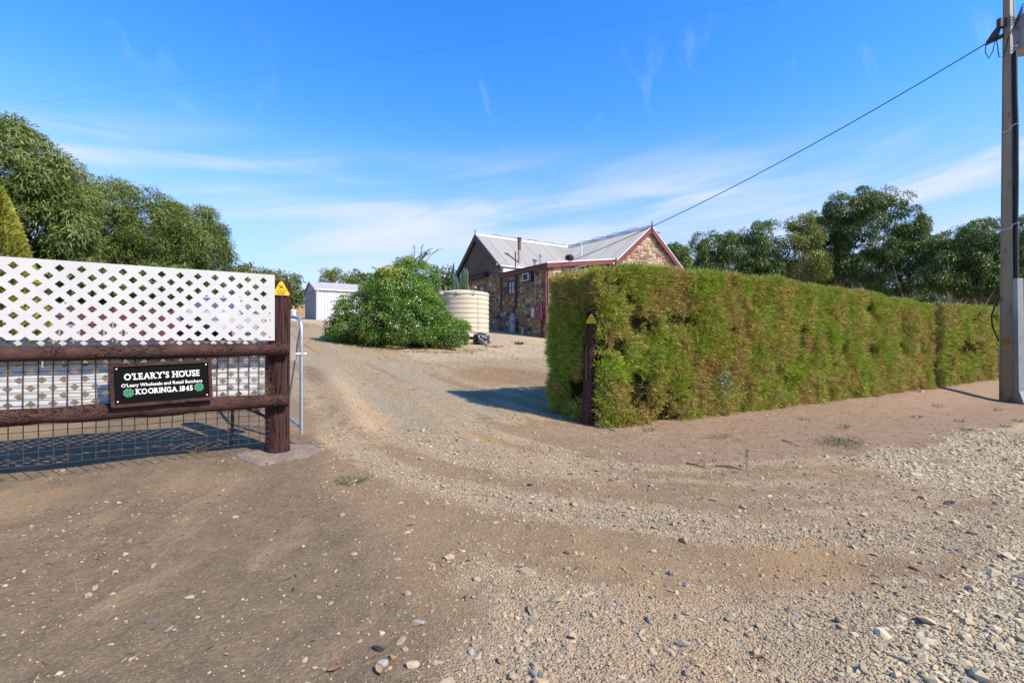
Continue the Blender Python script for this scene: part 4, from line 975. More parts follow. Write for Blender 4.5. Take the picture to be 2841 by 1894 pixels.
# roofs: corrugated sheets laid one by one
def sheet(parent, p0, along, down, w, Ln, col, lift):
    """one corrugated sheet: p0 upper left corner, along = unit vector across, down = unit vector down the slope"""
    n = 20; nrm = along.cross(down).normalized(); nrm = nrm if nrm.z > 0 else -nrm
    V = []
    for i in range(n+1):
        h = .010*math.cos(i*math.pi)+lift
        for q in (0, .5, 1): V.append(p0+along*(w*i/n)+down*(Ln*q)+nrm*h)
    F_ = []
    for i in range(n):
        for q in range(2): a = i*3+q; F_.append((a, a+3, a+4, a+1))
    o = MB().add(V, F_).build('roof_sheet', IRON, parent); o.color = col+(1,); return o
def slope_roof(name, s0, s1, axis, ridge, eave_off, zr_, ze_, side, col0, seed, w=.80):
    """sheets between ridge and eave; axis 's' or 't' is the direction of the ridge"""
    rn = random.Random(seed); run = eave_off; L_ = math.hypot(run, zr_-ze_)
    root = bpy.data.objects.new(name, None); C.objects.link(root); root.parent = house
    al = UA if axis == 's' else UB; across = (UB if axis == 's' else UA)*side
    down = (across*run+Vector((0, 0, ze_-zr_))).normalized(); k = 0; x = s0
    while x < s1-.05:
        ww = min(w, s1-x); p0 = W(x, ridge, zr_) if axis == 's' else W(ridge, x, zr_)
        q = rn.uniform(.94, 1.04); sheet(root, p0, al, down, ww-.014, L_, tuple(c*q for c in col0), .006+.007*(k % 2)); x += ww; k += 1
    return root
ov = .06; ze2 = zE-ov*PITCH
RC = (.39, .375, .33)
r1 = slope_roof('roof', sW-.18, sR-.1, 's', tRg, 3.2+ov, zR+.02, ze2+.02, -1, RC, 1); r1['label'] = 'south slope of the west wing roof'
slope_roof('roof', sW-.18, sR-.1, 's', tRg, 3.2+ov, zR+.02, ze2+.02, 1, RC, 2, 1.6)
r3 = slope_roof('roof', tF-.20, 36, 't', sR, 3.2+ov, zR+.02, ze2+.02, -1, (.42, .405, .36), 3); r3['label'] = 'west slope of the front gable roof'
slope_roof('roof', tF-.20, 36, 't', sR, 3.2+ov, zR+.02, ze2+.02, 1, (.42, .405, .36), 4, 1.6)
# lean-to roof, low at the west
LD = (UA*(sI+.1-(sW-.25))+Vector((0, 0, .72))).normalized()
root = bpy.data.objects.new('lean_to_roof', None); C.objects.link(root); root.parent = house
for i in range(6):
    p0 = W(sI+.1, tF-.15+i*.86, 6.56); sheet(root, p0, UB, -LD, .87, math.hypot(sI+.35-sW, .72), (.50*(.95+.04*(i % 3)), .51, .50), .004+.005*(i % 2))
# ridge caps, valley, barge boards, gutters
LTRIM = pmat('pale_ridge_iron', (.62, .63, .63), (.52, .53, .53), 3, .45, .1, bump=.03)
def ridgecap(a, b_, ac):
    mb = MB()
    for sg in (-1, 1): d = ac*sg*.17+Vector((0, 0, -.17*PITCH)); mb.prism([a+Vector((0, 0, .075)), b_+Vector((0, 0, .075)), b_+d+Vector((0, 0, .06)), a+d+Vector((0, 0, .06))], Vector((0, 0, .018)))
    mb.tube([a+Vector((0, 0, .095)), b_+Vector((0, 0, .095))], .035, 8)
    return mb.build('ridge_cap', LTRIM, house)
ridgecap(W(sW-.18, tRg, zR), W(sR+.1, tRg, zR), UB); ridgecap(W(sR, tF-.2, zR), W(sR, 36, zR), UA)
mb = MB(); rr = random.Random(3)
def ridge_wire(a, b_):
    n = 14; P = [a.lerp(b_, i/n)+Vector((0, 0, .17+.05*math.sin(i*1.9)+.02*rr.random())) for i in range(n+1)]
    mb.tube(P, .018, 6)
    for i in range(0, n+1, 3): mb.tube([P[i], P[i]-Vector((0, 0, .12))], .014, 5)
ridge_wire(W(sW+1.2, tRg, zR), W(sR-.3, tRg, zR)); ridge_wire(W(sR, tF+1.0, zR), W(sR, tRg, zR))
mb.build('ridge_cable', RUBBER, house)
va = W(sR-.05, tRg-.05, zR-.0); vb = W(sR-3.35, tRg-3.35, zR-3.35*PITCH)
dv = (vb-va).normalized(); sd_ = dv.cross(Vector((0, 0, 1))).normalized()
MB().prism([va+sd_*.10+Vector((0, 0, .05)), va-sd_*.10+Vector((0, 0, .05)), vb-sd_*.14+Vector((0, 0, .06)), vb+sd_*.14+Vector((0, 0, .06))], Vector((0, 0, .02))).build('valley_flashing', pmat('rusty_valley', (.34, .22, .14), (.45, .40, .34), 3, .7), house)
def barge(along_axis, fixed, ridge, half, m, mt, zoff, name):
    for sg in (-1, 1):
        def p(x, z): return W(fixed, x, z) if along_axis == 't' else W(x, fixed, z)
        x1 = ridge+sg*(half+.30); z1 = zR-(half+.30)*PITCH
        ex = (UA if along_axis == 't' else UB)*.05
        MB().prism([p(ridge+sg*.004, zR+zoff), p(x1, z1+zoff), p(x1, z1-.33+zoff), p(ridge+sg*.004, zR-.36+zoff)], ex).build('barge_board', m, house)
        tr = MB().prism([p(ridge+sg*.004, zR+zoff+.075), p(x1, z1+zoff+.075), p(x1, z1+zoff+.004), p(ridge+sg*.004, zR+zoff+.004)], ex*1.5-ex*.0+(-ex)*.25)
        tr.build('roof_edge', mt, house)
barge('t', sW-.235, tRg, 3.2, pmat('shaded_maroon_barge', (.05, .048, .055), (.038, .036, .042), 4, .6, bump=.05), pmat('grey_edge', (.10, .12, .13), (.08, .09, .10), 4, .5, bump=0), .0, 'w')  # west gable's maroon boards coloured near black, standing for their shade
barge('s', tF-.255, sR, 3.2, MAROON, WHITE_P, .0, 'f')
for p in (W(sW-.2, tRg, zR-.35), W(sR, tF-.26, zR-.35)):
    MB().tube([p, p+Vector((0, 0, .42)), p+Vector((0, 0, .50)), p+Vector((0, 0, .54)), p+Vector((0, 0, .80))], [.055, .05, .028, .045, .008], 10).build('finial', MAROON_D, house, True)
# white boards of the west wing above the lean-to, gutter, posts
wall_s = MB().box(sW+.42, sI, tL, tL+.3, zb0, zE-.05).build('wall', BOARD_W, house); wall_s['label'] = 'white boarded wall strip above the lean-to roof'
for i in range(5): MB().hexa([W(sW+.12, tL-.035, 5.72+i*.14), W(sI-.1, tL-.035, 5.72+i*.14), W(sI-.1, tL-.004, 5.72+i*.14), W(sW+.12, tL-.004, 5.72+i*.14), W(sW+.12, tL-.018, 5.855+i*.14), W(sI-.1, tL-.018, 5.855+i*.14), W(sI-.1, tL-.004, 5.855+i*.14), W(sW+.12, tL-.004, 5.855+i*.14)]).build('board', BOARD_W, wall_s)
MB().box(sW-.02, sW+.11, tL-.06, tL-.002, 5.6, zE-.1).build('corner_board', MAROON, house)
gut = MB(); gut.tube([W(sW-.1, tL-ov-.04, ze2-.01), W(sI-.5, tL-ov-.04, ze2-.04)], .055, 10); gut.build('gutter', WHITE_P, house, True)
MB().box(sW+.12, sI-.2, tL-.06, tL-.037, 6.28, 6.40).build('fascia', MAROON_D, house)
# lean-to fascias
MB().box(sW-.20, sW-.14, tF-.12, tL-.0, 5.58, 5.80).build('fascia', MAROON_D, house)
MOSS = pmat('mossy_edge', (.06, .075, .03), (.08, .07, .05), 8, .8)
MB().box(sW-.26, sW-.12, tF-.13, tL-.0, 5.802, 5.86).build('gutter', MOSS, house)
a0 = W(sW-.25, tF-.19, 5.82); a1 = W(sI-.12, tF-.19, 6.50)
MB().prism([a0, a1, a1+Vector((0, 0, -.24)), a0+Vector((0, 0, -.24))], UB*.05).build('fascia', MAROON, house)
MB().prism([a0-UB*.03+Vector((0, 0, .075)), a1-UB*.03+Vector((0, 0, .075)), a1-UB*.03+Vector((0, 0, .004)), a0-UB*.03+Vector((0, 0, .004))], UB*.12).build('roof_edge', WHITE_P, house)
MB().box(sW+.95, sI-1.0, tF-.04, tF+.02, 5.34, 5.60).build('porch_fascia', MAROON_D, house)
pw_ = MB().box(sW+.96, sI, tF+.62, tF+.72, zb0, 5.9).build('wall', WHITE_P, house); pw_['label'] = 'white boarded porch wall behind the hedge'
MB().box(sW+1.0, sW+1.12, tF+.50, tF+.61, zb0, 5.4).build('porch_post', WHITE_P, house)
MB().box(sW+1.13, sI-.1, tF+.10, tF+.60, 5.42, 5.50).build('porch_ceiling', WHITE_P, house)
def window(parent, axis, fixed, x0, x1, z0_, z1_, nx, nz, m_frame, proud=.0, fr=.07):
    """framed window in a wall; the frame is the part, panes and bars its sub-parts"""
    n_ = -UA if axis == 't' else -UB
    def p(x, z, d): return (W(fixed, x, z) if axis == 't' else W(x, fixed, z))+n_*d
    def bar(xa, xb, za, zb_, d0, d1): return [p(xa, za, d0), p(xb, za, d0), p(xb, za, d1), p(xa, za, d1), p(xa, zb_, d0), p(xb, zb_, d0), p(xb, zb_, d1), p(xa, zb_, d1)]
    f = MB(); f.hexa(bar(x0, x1, z1_-fr, z1_, proud-.03, proud+.03)); f.hexa(bar(x0, x1, z0_, z0_+fr, proud-.03, proud+.03)); f.hexa(bar(x0, x0+fr, z0_+fr, z1_-fr, proud-.03, proud+.03)); f.hexa(bar(x1-fr, x1, z0_+fr, z1_-fr, proud-.03, proud+.03))
    fo = f.build('window', m_frame, parent)
    iw = (x1-x0-2*fr)/nx; ih = (z1_-z0_-2*fr)/nz
    for i in range(nx):
        for j in range(nz):
            xa = x0+fr+i*iw; za = z0_+fr+j*ih; MB().hexa(bar(xa+.012, xa+iw-.012, za+.012, za+ih-.012, proud-.012, proud-.004)).build('pane', GLASSW, fo)
    m_ = MB()
    for i in range(1, nx): xa = x0+fr+i*iw; m_.hexa(bar(xa-.018, xa+.018, z0_+fr, z1_-fr, proud-.02, proud+.012))
    for j in range(1, nz): za = z0_+fr+j*ih; m_.hexa(bar(x0+fr, x1-fr, za-.018, za+.018, proud-.022, proud+.008))
    if m_.v: m_.build('glazing_bar', m_frame, fo)
    return fo
GLASSW = pmat('window_glass', (.10, .13, .16), (.06, .08, .10), 1.2, .05, bump=0, spec=1.0)
DARKW = pmat('black_window_frame', (.016, .014, .016), (.012, .01, .012), 4, .5, bump=0)
window(house, 't', sW-.03, 25.05, 25.95, 4.35, 5.30, 2, 2, DARKW, .03, .11)
MB().box(sW-.12, sW-.034, 24.95, 26.05, 4.27, 4.345).build('sill', MORTAR_W, house)
dw = window(house, 't', sW, 28.9, 29.68, 3.3, 5.38, 2, 4, MAROON_D, .03, .14)
window(house, 't', sW, 29.72, 30.5, 3.3, 5.38, 2, 4, MAROON_D, .03, .14)
MB().box(sW-.05, sW-.004, 28.75, 30.65, 5.40, 5.62).build('lintel', pmat('buff_lintel', (.26, .22, .17), (.2, .17, .13), 4, .9), house)
MB().hexa([W(sW-.42, 28.4, 5.80), W(sW-.004, 28.4, 5.86), W(sW-.004, 32.9, 5.86), W(sW-.42, 32.9, 5.80), W(sW-.42, 28.4, 6.05), W(sW-.03, 28.4, 6.22), W(sW-.03, 32.9, 6.22), W(sW-.42, 32.9, 6.05)]).build('window_hood', pmat('dark_hood', (.045, .033, .035), (.03, .022, .024), 4, .7), house)
# air conditioner
ac = MB().box(sW-.10, sW-.034, 23.13, 24.16, 4.98, 5.54).build('air_conditioner', DARKW, house)
MB().box(sW-.26, sW-.102, 23.36, 23.98, 5.06, 5.50).build('case', ZINC, ac)
MB().box(sW-.268, sW-.262, 23.42, 23.92, 5.10, 5.46).build('grille', DARKW, ac)
for q_ in ((23.36, 23.98, 5.46, 5.50), (23.36, 23.98, 5.06, 5.10), (23.36, 23.41, 5.101, 5.459), (23.93, 23.98, 5.101, 5.459)): MB().box(sW-.29, sW-.262, *q_).build('case_edge', WHITE_P, ac)
# meter boxes and conduit
mbx = MB().box(sW-.36, sW-.105, 21.98, 22.66, 2.72, 3.56).build('meter_box', MAROON, house, bevel=.01)
MB().prism([W(sW-.364, 22.28, 3.28), W(sW-.364, 22.42, 3.28), W(sW-.364, 22.35, 3.40)], -UA*.003).build('warning_label', YELLOW, mbx)
ib = MB().box(sW-.30, sW-.105, 22.70, 23.06, 2.86, 3.40).build('inverter_box', pmat('light_grey_plastic', (.45, .46, .48), (.4, .41, .43), 3, .45), house, bevel=.02)
MB().box(sW-.304, sW-.301, 22.80, 22.90, 2.90, 2.96).build('warning_label', YELLOW, ib); MB().box(sW-.304, sW-.301, 22.92, 23.0, 3.0, 3.06).build('warning_label', WHITE_P, ib)
MB().tube([W(sW-.08, 23.0, 5.42), W(sW-.08, 22.93, 5.2), W(sW-.08, 22.92, 3.45), W(sW-.16, 22.92, 3.38)], .022, 8).build('conduit', pmat('grey_conduit', (.4, .4, .41), (.34, .34, .35), 4, .5), house)
MB().tube([W(sW-.2, 22.8, 2.86), W(sW-.2, 22.62, 2.7), W(sW-.2, 22.48, 2.68), W(sW-.2, 22.4, 2.74)], .012, 6).build('cable', WHITE_P, house)
# pipes
def pipe(pts, r, m, name='downpipe'): return MB().tube(pts, r, 8).build(name, m, house, True)
pipe([W(sW-.09, tL-.08, 5.60), W(sW-.09, tL-.08, gz(sW, tL)-.1)], .05, MAROON_D)
pipe([W(sW-.10, 24.98, 5.58), W(sW-.10, 24.98, 3.7), W(sW-.14, 25.12, 3.45), W(sW-.14, 25.18, 2.75), W(sW-.14, 25.05, 2.65)], .055, MAROON_D)
pipe([W(sW-.10, 24.84, 5.58), W(sW-.10, 24.84, 3.75)], .035, MAROON_D)
pipe([W(sW+.1, 25.3, 5.85), W(sW+.1, 25.3, 7.05)], .04, MAROON, 'vent_pipe')
pipe([W(sW-.16, tF+.05, 5.60), W(sW-.16, tF+.05, 1.5)], .065, MAROON); pipe([W(sW-.2, 22.2, 2.7), W(sW-.2, 22.2, 1.6)], .03, MAROON_D); pipe([W(sW-.2, 22.1, 2.7), W(sW-.2, 22.1, 1.6)], .025, MAROON_D)
pipe([W(sI-.1, tF-.30, 6.55), W(sI-.1, tF-.30, 4.4)], .06, pmat('rust_red_pipe', (.26, .07, .045), (.2, .055, .04), 4, .5))
# flues and vents
def on_front_slope(px, py):
    for D in np.linspace(26, 40, 1400):
        s, t = at_px(px, D); z = z_px(py, D)
        if z <= zR+.04-PITCH*(tRg-t) and t < tRg: return s, t, z
    return s, t, z
s, t, z = on_front_slope(1441, 729)
FL = pmat('flue_steel', (.45, .43, .40), (.34, .32, .30), 4, .45, .5); FR = pmat('rusty_flue', (.22, .13, .075), (.13, .085, .06), 5, .8)
f = MB().tube([W(s, t, z-.2), W(s, t, z+.85)], .115, 14).build('flue', FL, house, True)
MB().tube([W(s, t, z+.851), W(s, t, z+1.45)], .117, 14).build('rusty_section', FR, f, True)
MB().lathe(W(s, t, z), [(.11, 1.451), (.15, 1.46), (.15, 1.55), (.12, 1.57), (.12, 1.62), (.17, 1.64), (.17, 1.69), (.05, 1.74)], 16).build('cowl', FR, f, True)
s, t = at_px(1820, 34.0); z = 7.2
f = MB().tube([W(s, t, z-.6), W(s, t, z_px(660, 34))], .17, 14).build('flue', FL, house, True)
MB().lathe(W(s, t, z_px(660, 34)), [(.17, .001), (.23, .08), (.19, .14), (.19, .3), (.28, .34), (.28, .42), (.08, .5)], 18).build('cowl', FL, f, True)
def lean_z(s): return 5.87+.72*(s-(sW-.25))/(sI+.35-sW)
for px, D, h, r, kind in ((1485, 29.6, .36, .13, 'wide'), (1499.5, 29.8, .62, .07, 'thin'), (1580, 28.1, .05, .2, 'dome')):
    s, t = at_px(px, D); z = lean_z(s)
    if kind == 'dome': MB().lathe(W(s, t, z), [(.12, -.05), (.12, .08), (.24, .10), (.26, .2), (.24, .30), (.14, .37), (.03, .38)], 18).build('roof_vent', RUBBER, house, True)
    else: MB().lathe(W(s, t, z), [(r*.8, -.1), (r*.8, h), (r*1.5, h+.03), (r*1.5, h+.1), (r*.9, h+.14)], 14).build('roof_vent', ZINC, house, True)
for px, y0, y1, D in ((1613, 694, 677, 31.5),):
    s, t = at_px(px, D); MB().tube([W(s, t, z_px(y0, D)-.4), W(s, t, z_px(y1, D))], .05, 8).build('roof_vent', WHITE_P, house, True)
p = W(sW-.26, tL+.15, zE-.0); MB().lathe(p, [(.05, 0), (.06, .05), (.05, .1)], 10).build('flood_light', WHITE_P, house)

# ------------------------------------------------------------------ things by the house wall
s, t = sW-.33, 24.95; z = gz(s, t)
gas = thing('gas_cylinder', 'tall grey gas cylinder standing against the shaded lean-to wall', 'gas cylinder', W(s, t, z))
GASM = pmat('grey_gas_paint', (.33, .35, .37), (.27, .285, .30), 3, .5, .1)
MB().lathe(W(s, t, z), [(.16, 0), (.165, .03), (.185, .05), (.185, .98), (.17, 1.05), (.12, 1.10), (.06, 1.12)], 24).build('body', GASM, gas, True)
MB().lathe(W(s, t, z), [(.11, 1.10), (.115, 1.22), (.105, 1.225), (.10, 1.11)], 18).build('collar', GASM, gas, True)
MB().lathe(W(s, t, z), [(.03, 1.121), (.03, 1.2), (.045, 1.205), (.03, 1.24)], 10).build('valve', pmat('brass', (.4, .28, .1), (.3, .2, .08), 4, .4, .8), gas, True)
mb = MB(); ring = []
for k in range(18):
    a = 2*math.pi*k/18; ring.append((a,))
cdir = (Vector((0, 0, 0))-W(s, t, 0)); cdir.z = 0; cdir.normalize(); cside = Vector((-cdir.y, cdir.x, 0))
P = []
for rr_ in (.075, .045):
    for k in range(18):
        a = 2*math.pi*k/18; x = rr_*math.cos(a); P.append(W(s, t, z+.72+rr_*math.sin(a))+cside*x+cdir*(math.sqrt(.185**2-x*x)+.004))
mb.add(P, [(k, (k+1) % 18, 18+(k+1) % 18, 18+k) for k in range(18)]); mb.build('round_emblem', INK, gas)
MB().tube([W(s, t, z+1.2), W(s+.1, t-.03, z+1.5), W(s+.2, t-.05, z+1.85), W(s+.22, t-.1, z+2.2)], .012, 6).build('hose', RUBBER, gas)
s, t = sW-.45, 23.7; z = gz(s, t)
ped = thing('bird_bath', 'small pale concrete pedestal bird bath near the lean-to wall', 'bird bath', W(s, t, z))
MB().lathe(W(s, t, z), [(.14, -.03), (.15, .04), (.11, .08), (.07, .14), (.065, .32), (.09, .38)], 18).build('pedestal', CONC, ped, True)
MB().lathe(W(s, t, z), [(.09, .381), (.16, .41), (.18, .46), (.16, .465), (.05, .43)], 20).build('bowl', CONC, ped, True)

# ------------------------------------------------------------------ water tank
TD = 25.0; s, t = at_px(1283, TD); zt_ = gz(s, t)-.02; RT = 1.37
tank = thing('water_tank', 'round cream ribbed rainwater tank standing beside the flowering shrub', 'water tank', W(s, t, zt_))
prof = []; z = 0; H_T = 2.12
nr = 9; dz = H_T/nr
for i in range(nr):
    z = i*dz; prof += [(RT, z+.02), (RT, z+dz-.045), (RT-.035, z+dz-.03), (RT-.035, z+dz-.008)]
prof += [(RT, H_T+.01)]
MB().lathe(W(s, t, zt_), prof, 56).build('wall', CREAM, tank, True)
lid = MB().lathe(W(s, t, zt_), [(RT+.012, H_T+.012), (RT+.015, H_T+.10), (RT-.05, H_T+.15), (.6, H_T+.27), (.35, H_T+.29), (.02, H_T+.295)], 56).build('lid', CREAM, tank, True)
cdir = -W(s, t, 0); cdir.normalize(); cs_ = Vector((-cdir.y, cdir.x, 0))
for x in (-.95, -.15, .5): 
    q = W(s, t, zt_)+cdir*math.sqrt(RT**2-x*x)*1.0+cs_*x
    MB().wbox(q+Vector((0, 0, H_T+.06))+cdir*.02, (.26, .06, .13), math.atan2(cs_.y, cs_.x)).build('lid_tab', CREAM, lid)
for x in (.78,):
    q = cdir*(math.sqrt(RT**2-x*x)+.012)+cs_*x
    MB().tube([W(s, t, zt_+.35)+q, W(s, t, zt_+H_T)+q], .016, 6).build('seam_pipe', CREAM, tank)
    MB().tube([W(s, t, zt_+.75)+q, W(s, t, zt_+.72)+q+cs_*.08+cdir*.05, W(s, t, zt_+.45)+q+cs_*.09+cdir*.03], .014, 6).build('level_tube', CREAM, tank)
# concrete block, covered machine, orange scrap
D = 23.6; s, t = at_px(1377, D); z = gz(s, t)
blk = MB().box(s-.5, s+.35, t-.2, t+.45, z-.2, z+.30).build('concrete_block', pmat('buff_block', (.36, .30, .25), (.30, .24, .20), 4, .95, bump=.4), None, bevel=.02)
tag(blk, 'low buff concrete slab block on the gravel in front of the cream tank', 'block')
D = 21.9; s, t = at_px(1335, D); z = gz(s, t)
mach = thing('covered_mower', 'garden machine draped in crumpled black plastic with a grey push handle', 'mower', W(s, t, z))
bm = bmesh.new(); bmesh.ops.create_icosphere(bm, subdivisions=4, radius=1); P = np.array([v.co for v in bm.verts])
fold = fbm(P*2.3, 3, 4); fold2 = np.abs(fbm(P*np.array([4, 4, 1.5]), 8, 3)-.5)
V = []
for p, a, c in zip(P, fold, fold2):
    k = 1+.35*(a-.5)-.55*c; zz = max(p[2], -.35); wid = 1.0 if zz > .1 else 1.0+.28*(.1-zz)
    V.append(W(s, t, z)+UA*(p[0]*.40*k*wid-.06*zz)+UB*(p[1]*.33*k*wid)+Vector((0, 0, .18+zz*.36*k)))
fs = [tuple(v.index for v in f.verts) for f in bm.faces]; bm.free()
MB().add(V, fs).build('plastic_cover', pmat('black_plastic', (.012, .012, .013), (.02, .02, .022), 6, .3, bump=.4, bdist=.04, spec=.6), mach, True)
hb = W(s, t, z)
mb = MB(); X = Vector((1, 0, 0)); Y = Vector((0, 1, 0)); Z = Vector((0, 0, 1))
mb.tube([hb-X*.36+Y*.1+Z*.33, hb-X*.30+Y*.1+Z*.52, hb-X*.33+Y*.1+Z*.55, hb+X*.32-Y*.05+Z*.47, hb+X*.36-Y*.05+Z*.44], .022, 8); mb.tube([hb+X*.33-Y*.05+Z*.46, hb+X*.22+Z*.24], .02, 8); mb.tube([hb-X*.17+Y*.05+Z*.52, hb-X*.15+Z*.3], .016, 8)
mb.build('handle', ZINC, mach)
D = 21.3; s, t = at_px(1372, D); z = gz(s, t); rng = np.random.default_rng(5)
V = []; 
for i in range(14):
    u = i/13; V += [W(s-.45+.95*u, t-.10+.05*math.sin(9*u), z+.02+.012*math.sin(17*u)), W(s-.45+.95*u, t+.12+.07*math.sin(7*u), z+.035+.02*math.sin(13*u))]
sh = MB().add(V, [(2*i, 2*i+2, 2*i+3, 2*i+1) for i in range(13)]).build('plastic_sheet', pmat('grey_green_sheet', (.20, .21, .18), (.15, .16, .14), 6, .5, bump=.3), None, True)
md = sh.modifiers.new('thickness', 'SOLIDIFY'); md.thickness = .006
tag(sh, 'crumpled grey green plastic sheet lying on gravel beside the black covered machine', 'plastic sheet')
D = 20.9; s, t = at_px(1374, D); z = gz(s, t)
og = MB().tube([W(s-.2, t, z+.015), W(s-.05, t+.05, z+.02), W(s+.08, t-.02, z+.02), W(s+.2, t+.03, z+.015)], [.012, .02, .02, .01], 6).build('orange_strap', pmat('orange_plastic', (.6, .12, .03), (.5, .1, .02), 5, .5)); tag(og, 'short orange strap lying in front of the black covered machine', 'strap')

# ------------------------------------------------------------------ iron shed
SD = 40.0; s0, t0 = at_px(876, SD); zg_ = min(gz(s0, t0), gz(s0, t0+4.6), gz(s0+8, t0))-.25
z_e = z_px(800, SD); z_r = z_px(781.5, 41.9); Ls_, Ws_ = 9.5, 4.6
shed = thing('iron_shed', 'pale corrugated iron shed with a gable end coloured darker as in shade behind the flowering shrub', 'shed', W(s0, t0, gz(s0, t0)))
SH_W = objcol_mat('shed_iron', .5, 1.5, .05, .01, .08, .1)
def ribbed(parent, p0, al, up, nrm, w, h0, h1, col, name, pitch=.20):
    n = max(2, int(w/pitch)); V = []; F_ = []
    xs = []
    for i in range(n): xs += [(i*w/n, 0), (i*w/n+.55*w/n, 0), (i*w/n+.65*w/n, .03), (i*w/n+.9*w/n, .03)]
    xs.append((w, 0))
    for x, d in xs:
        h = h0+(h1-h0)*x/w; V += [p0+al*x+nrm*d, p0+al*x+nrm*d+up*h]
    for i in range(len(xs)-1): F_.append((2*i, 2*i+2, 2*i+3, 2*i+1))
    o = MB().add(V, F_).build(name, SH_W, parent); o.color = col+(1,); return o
bd = MB(); bd.box(s0+.02, s0+Ls_-.02, t0+.02, t0+Ws_-.02, zg_, z_e-.03); bd.build('frame_body', ZINC, shed)
Zv = Vector((0, 0, 1))
for i in range(12):
    if i*.8 < Ls_-.1: ribbed(shed, W(s0+i*.792, t0, zg_), UA, Zv, -UB, .792, z_e-zg_, z_e-zg_, (.60, .60, .61) if i != 3 else (.56, .56, .57), 'wall_sheet')
for i in range(6): ribbed(shed, W(s0, t0+i*.767, zg_), UB, Zv, -UA, .767, z_e-zg_, z_e-zg_, (.30, .30, .31), 'wall_sheet')  # gable side sheets in darker grey, its shade put into the colour
MB().prism([W(s0-.02, t0, z_e+.0), W(s0-.02, t0+Ws_, z_e), W(s0-.02, t0+Ws_/2, z_r-.04)], UA*.04).build('gable_end', pmat('shaded_gable', (.34, .34, .34), (.3, .3, .3), 2, .6), shed)
rf = bpy.data.objects.new('roof', None); C.objects.link(rf); rf.parent = shed
for sg in (-1, 1):
    dn = UB*sg*(Ws_/2+.15)+Vector((0, 0, z_e-z_r-.06)); Ld = dn.length; dn.normalize()
    for i in range(12):
        al = UA; q = sheet(rf, W(s0-.12+i*.81, t0+Ws_/2, z_r+.02), al, dn, .82, Ld, (.46+.02*(i % 3), .46, .44), .004+.006*(i % 2))
MB().box(s0-.1, s0+Ls_, t0-.16, t0-.05, z_e-.12, z_e-.0).build('gutter', WHITE_P, shed)
MB().prism([W(s0-.15, t0-.15, z_e-.06), W(s0-.15, t0+Ws_/2, z_r+.03), W(s0-.15, t0+Ws_/2, z_r-.10), W(s0-.15, t0-.15, z_e-.18)], UA*.03).build('barge_board', ZINC, shed)
MB().prism([W(s0-.15, t0+Ws_+.15, z_e-.06), W(s0-.15, t0+Ws_/2+.003, z_r+.03), W(s0-.15, t0+Ws_/2+.003, z_r-.10), W(s0-.15, t0+Ws_+.15, z_e-.18)], UA*.03).build('barge_board', ZINC, shed)
MB().tube([W(s0+.15, t0-.09, z_e-.12), W(s0+.06, t0-.08, z_e-.4), W(s0+.06, t0-.08, zg_)], .04, 8).build('downpipe', WHITE_P, shed)
# ------------------------------------------------------------------ foliage helpers
def sphere_dirs(n, rng): return unit(rng.normal(size=(n, 3)))
def crown(name, parent, ells, nclump, rc, nleaf, L, Wd, m, seed, droop=.25, shell=.62, hang=.4, flat=1.0, tint0=.5):
    """leaves in clumps: clump centres fill the outer part of a few ellipsoids (cx,cy,cz,rx,ry,rz)"""
    rng = np.random.default_rng(seed); vol = np.array([e[3]*e[4]*e[5] for e in ells])**.75; vol = vol/vol.sum()
    cs, ns = [], []
    for e, q in zip(ells, vol):
        k = max(3, int(nclump*q)); d = sphere_dirs(k, rng); r = shell+(1-shell)*rng.uniform(size=k)**.6
        c = np.array(e[:3])+d*np.array(e[3:])*r[:, None]; keep = np.ones(k, bool)
        for f in ells:
            if f is e: continue
            w = (c-np.array(f[:3]))/np.array(f[3:]); keep &= (np.sum(w*w, 1) > .35)
        cs.append(c[keep]); ns.append(unit(d[keep]/np.array(e[3:])))
    c = np.concatenate(cs); nn = np.concatenate(ns); k = len(c)
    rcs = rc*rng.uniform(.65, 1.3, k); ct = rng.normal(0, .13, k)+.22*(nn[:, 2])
    rep = np.repeat(np.arange(k), nleaf); n = len(rep)
    d = sphere_dirs(n, rng); d = unit(d+nn[rep]*.55+np.array([0, 0, .25])); r = rcs[rep]*rng.uniform(.35, 1.0, n)**.5
    P = c[rep]+d*np.array([1, 1, flat])*r[:, None]
    dr = unit(d*.5+rng.normal(0, .55, (n, 3))+np.array([0, 0, -hang])); v, q = leaf_arrays(P, dr, d+rng.normal(0, .5, (n, 3)), L*rng.uniform(.6, 1.3, n), Wd*rng.uniform(.7, 1.3, n), droop)
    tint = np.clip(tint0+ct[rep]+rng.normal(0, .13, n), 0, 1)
    np_mesh(name, v, q, m, parent, {'tint': ('FACE', tint)})
    return c
def limbs(parent, base, centres, r0, seed, m, n=9, name='trunk', fork=.3):
    rng = random.Random(seed); base = Vector(base); mb = MB()
    cz = Vector(np.mean(centres, 0)); top = base.lerp(cz, fork*1.6); f = base.lerp(cz, fork)
    f.x += rng.uniform(-.3, .3); f.y += rng.uniform(-.3, .3)
    mb.tube([base-Vector((0, 0, .3)), base.lerp(f, .5)+Vector((rng.uniform(-.15, .15), rng.uniform(-.15, .15), 0)), f], [r0*1.15, r0*.9, r0*.75], 9, wob=.1, seed=seed)
    for i in range(n):
        c = Vector(centres[rng.randrange(len(centres))]); mid = f.lerp(c, .5)+Vector((rng.uniform(-.4, .4), rng.uniform(-.4, .4), rng.uniform(-.1, .5)))
        mb.tube([f-Vector((0, 0, .1)), mid, c], [r0*.5, r0*.28, r0*.08], 6, wob=.1, seed=seed+i)
    return mb.build(name, m, parent, True)
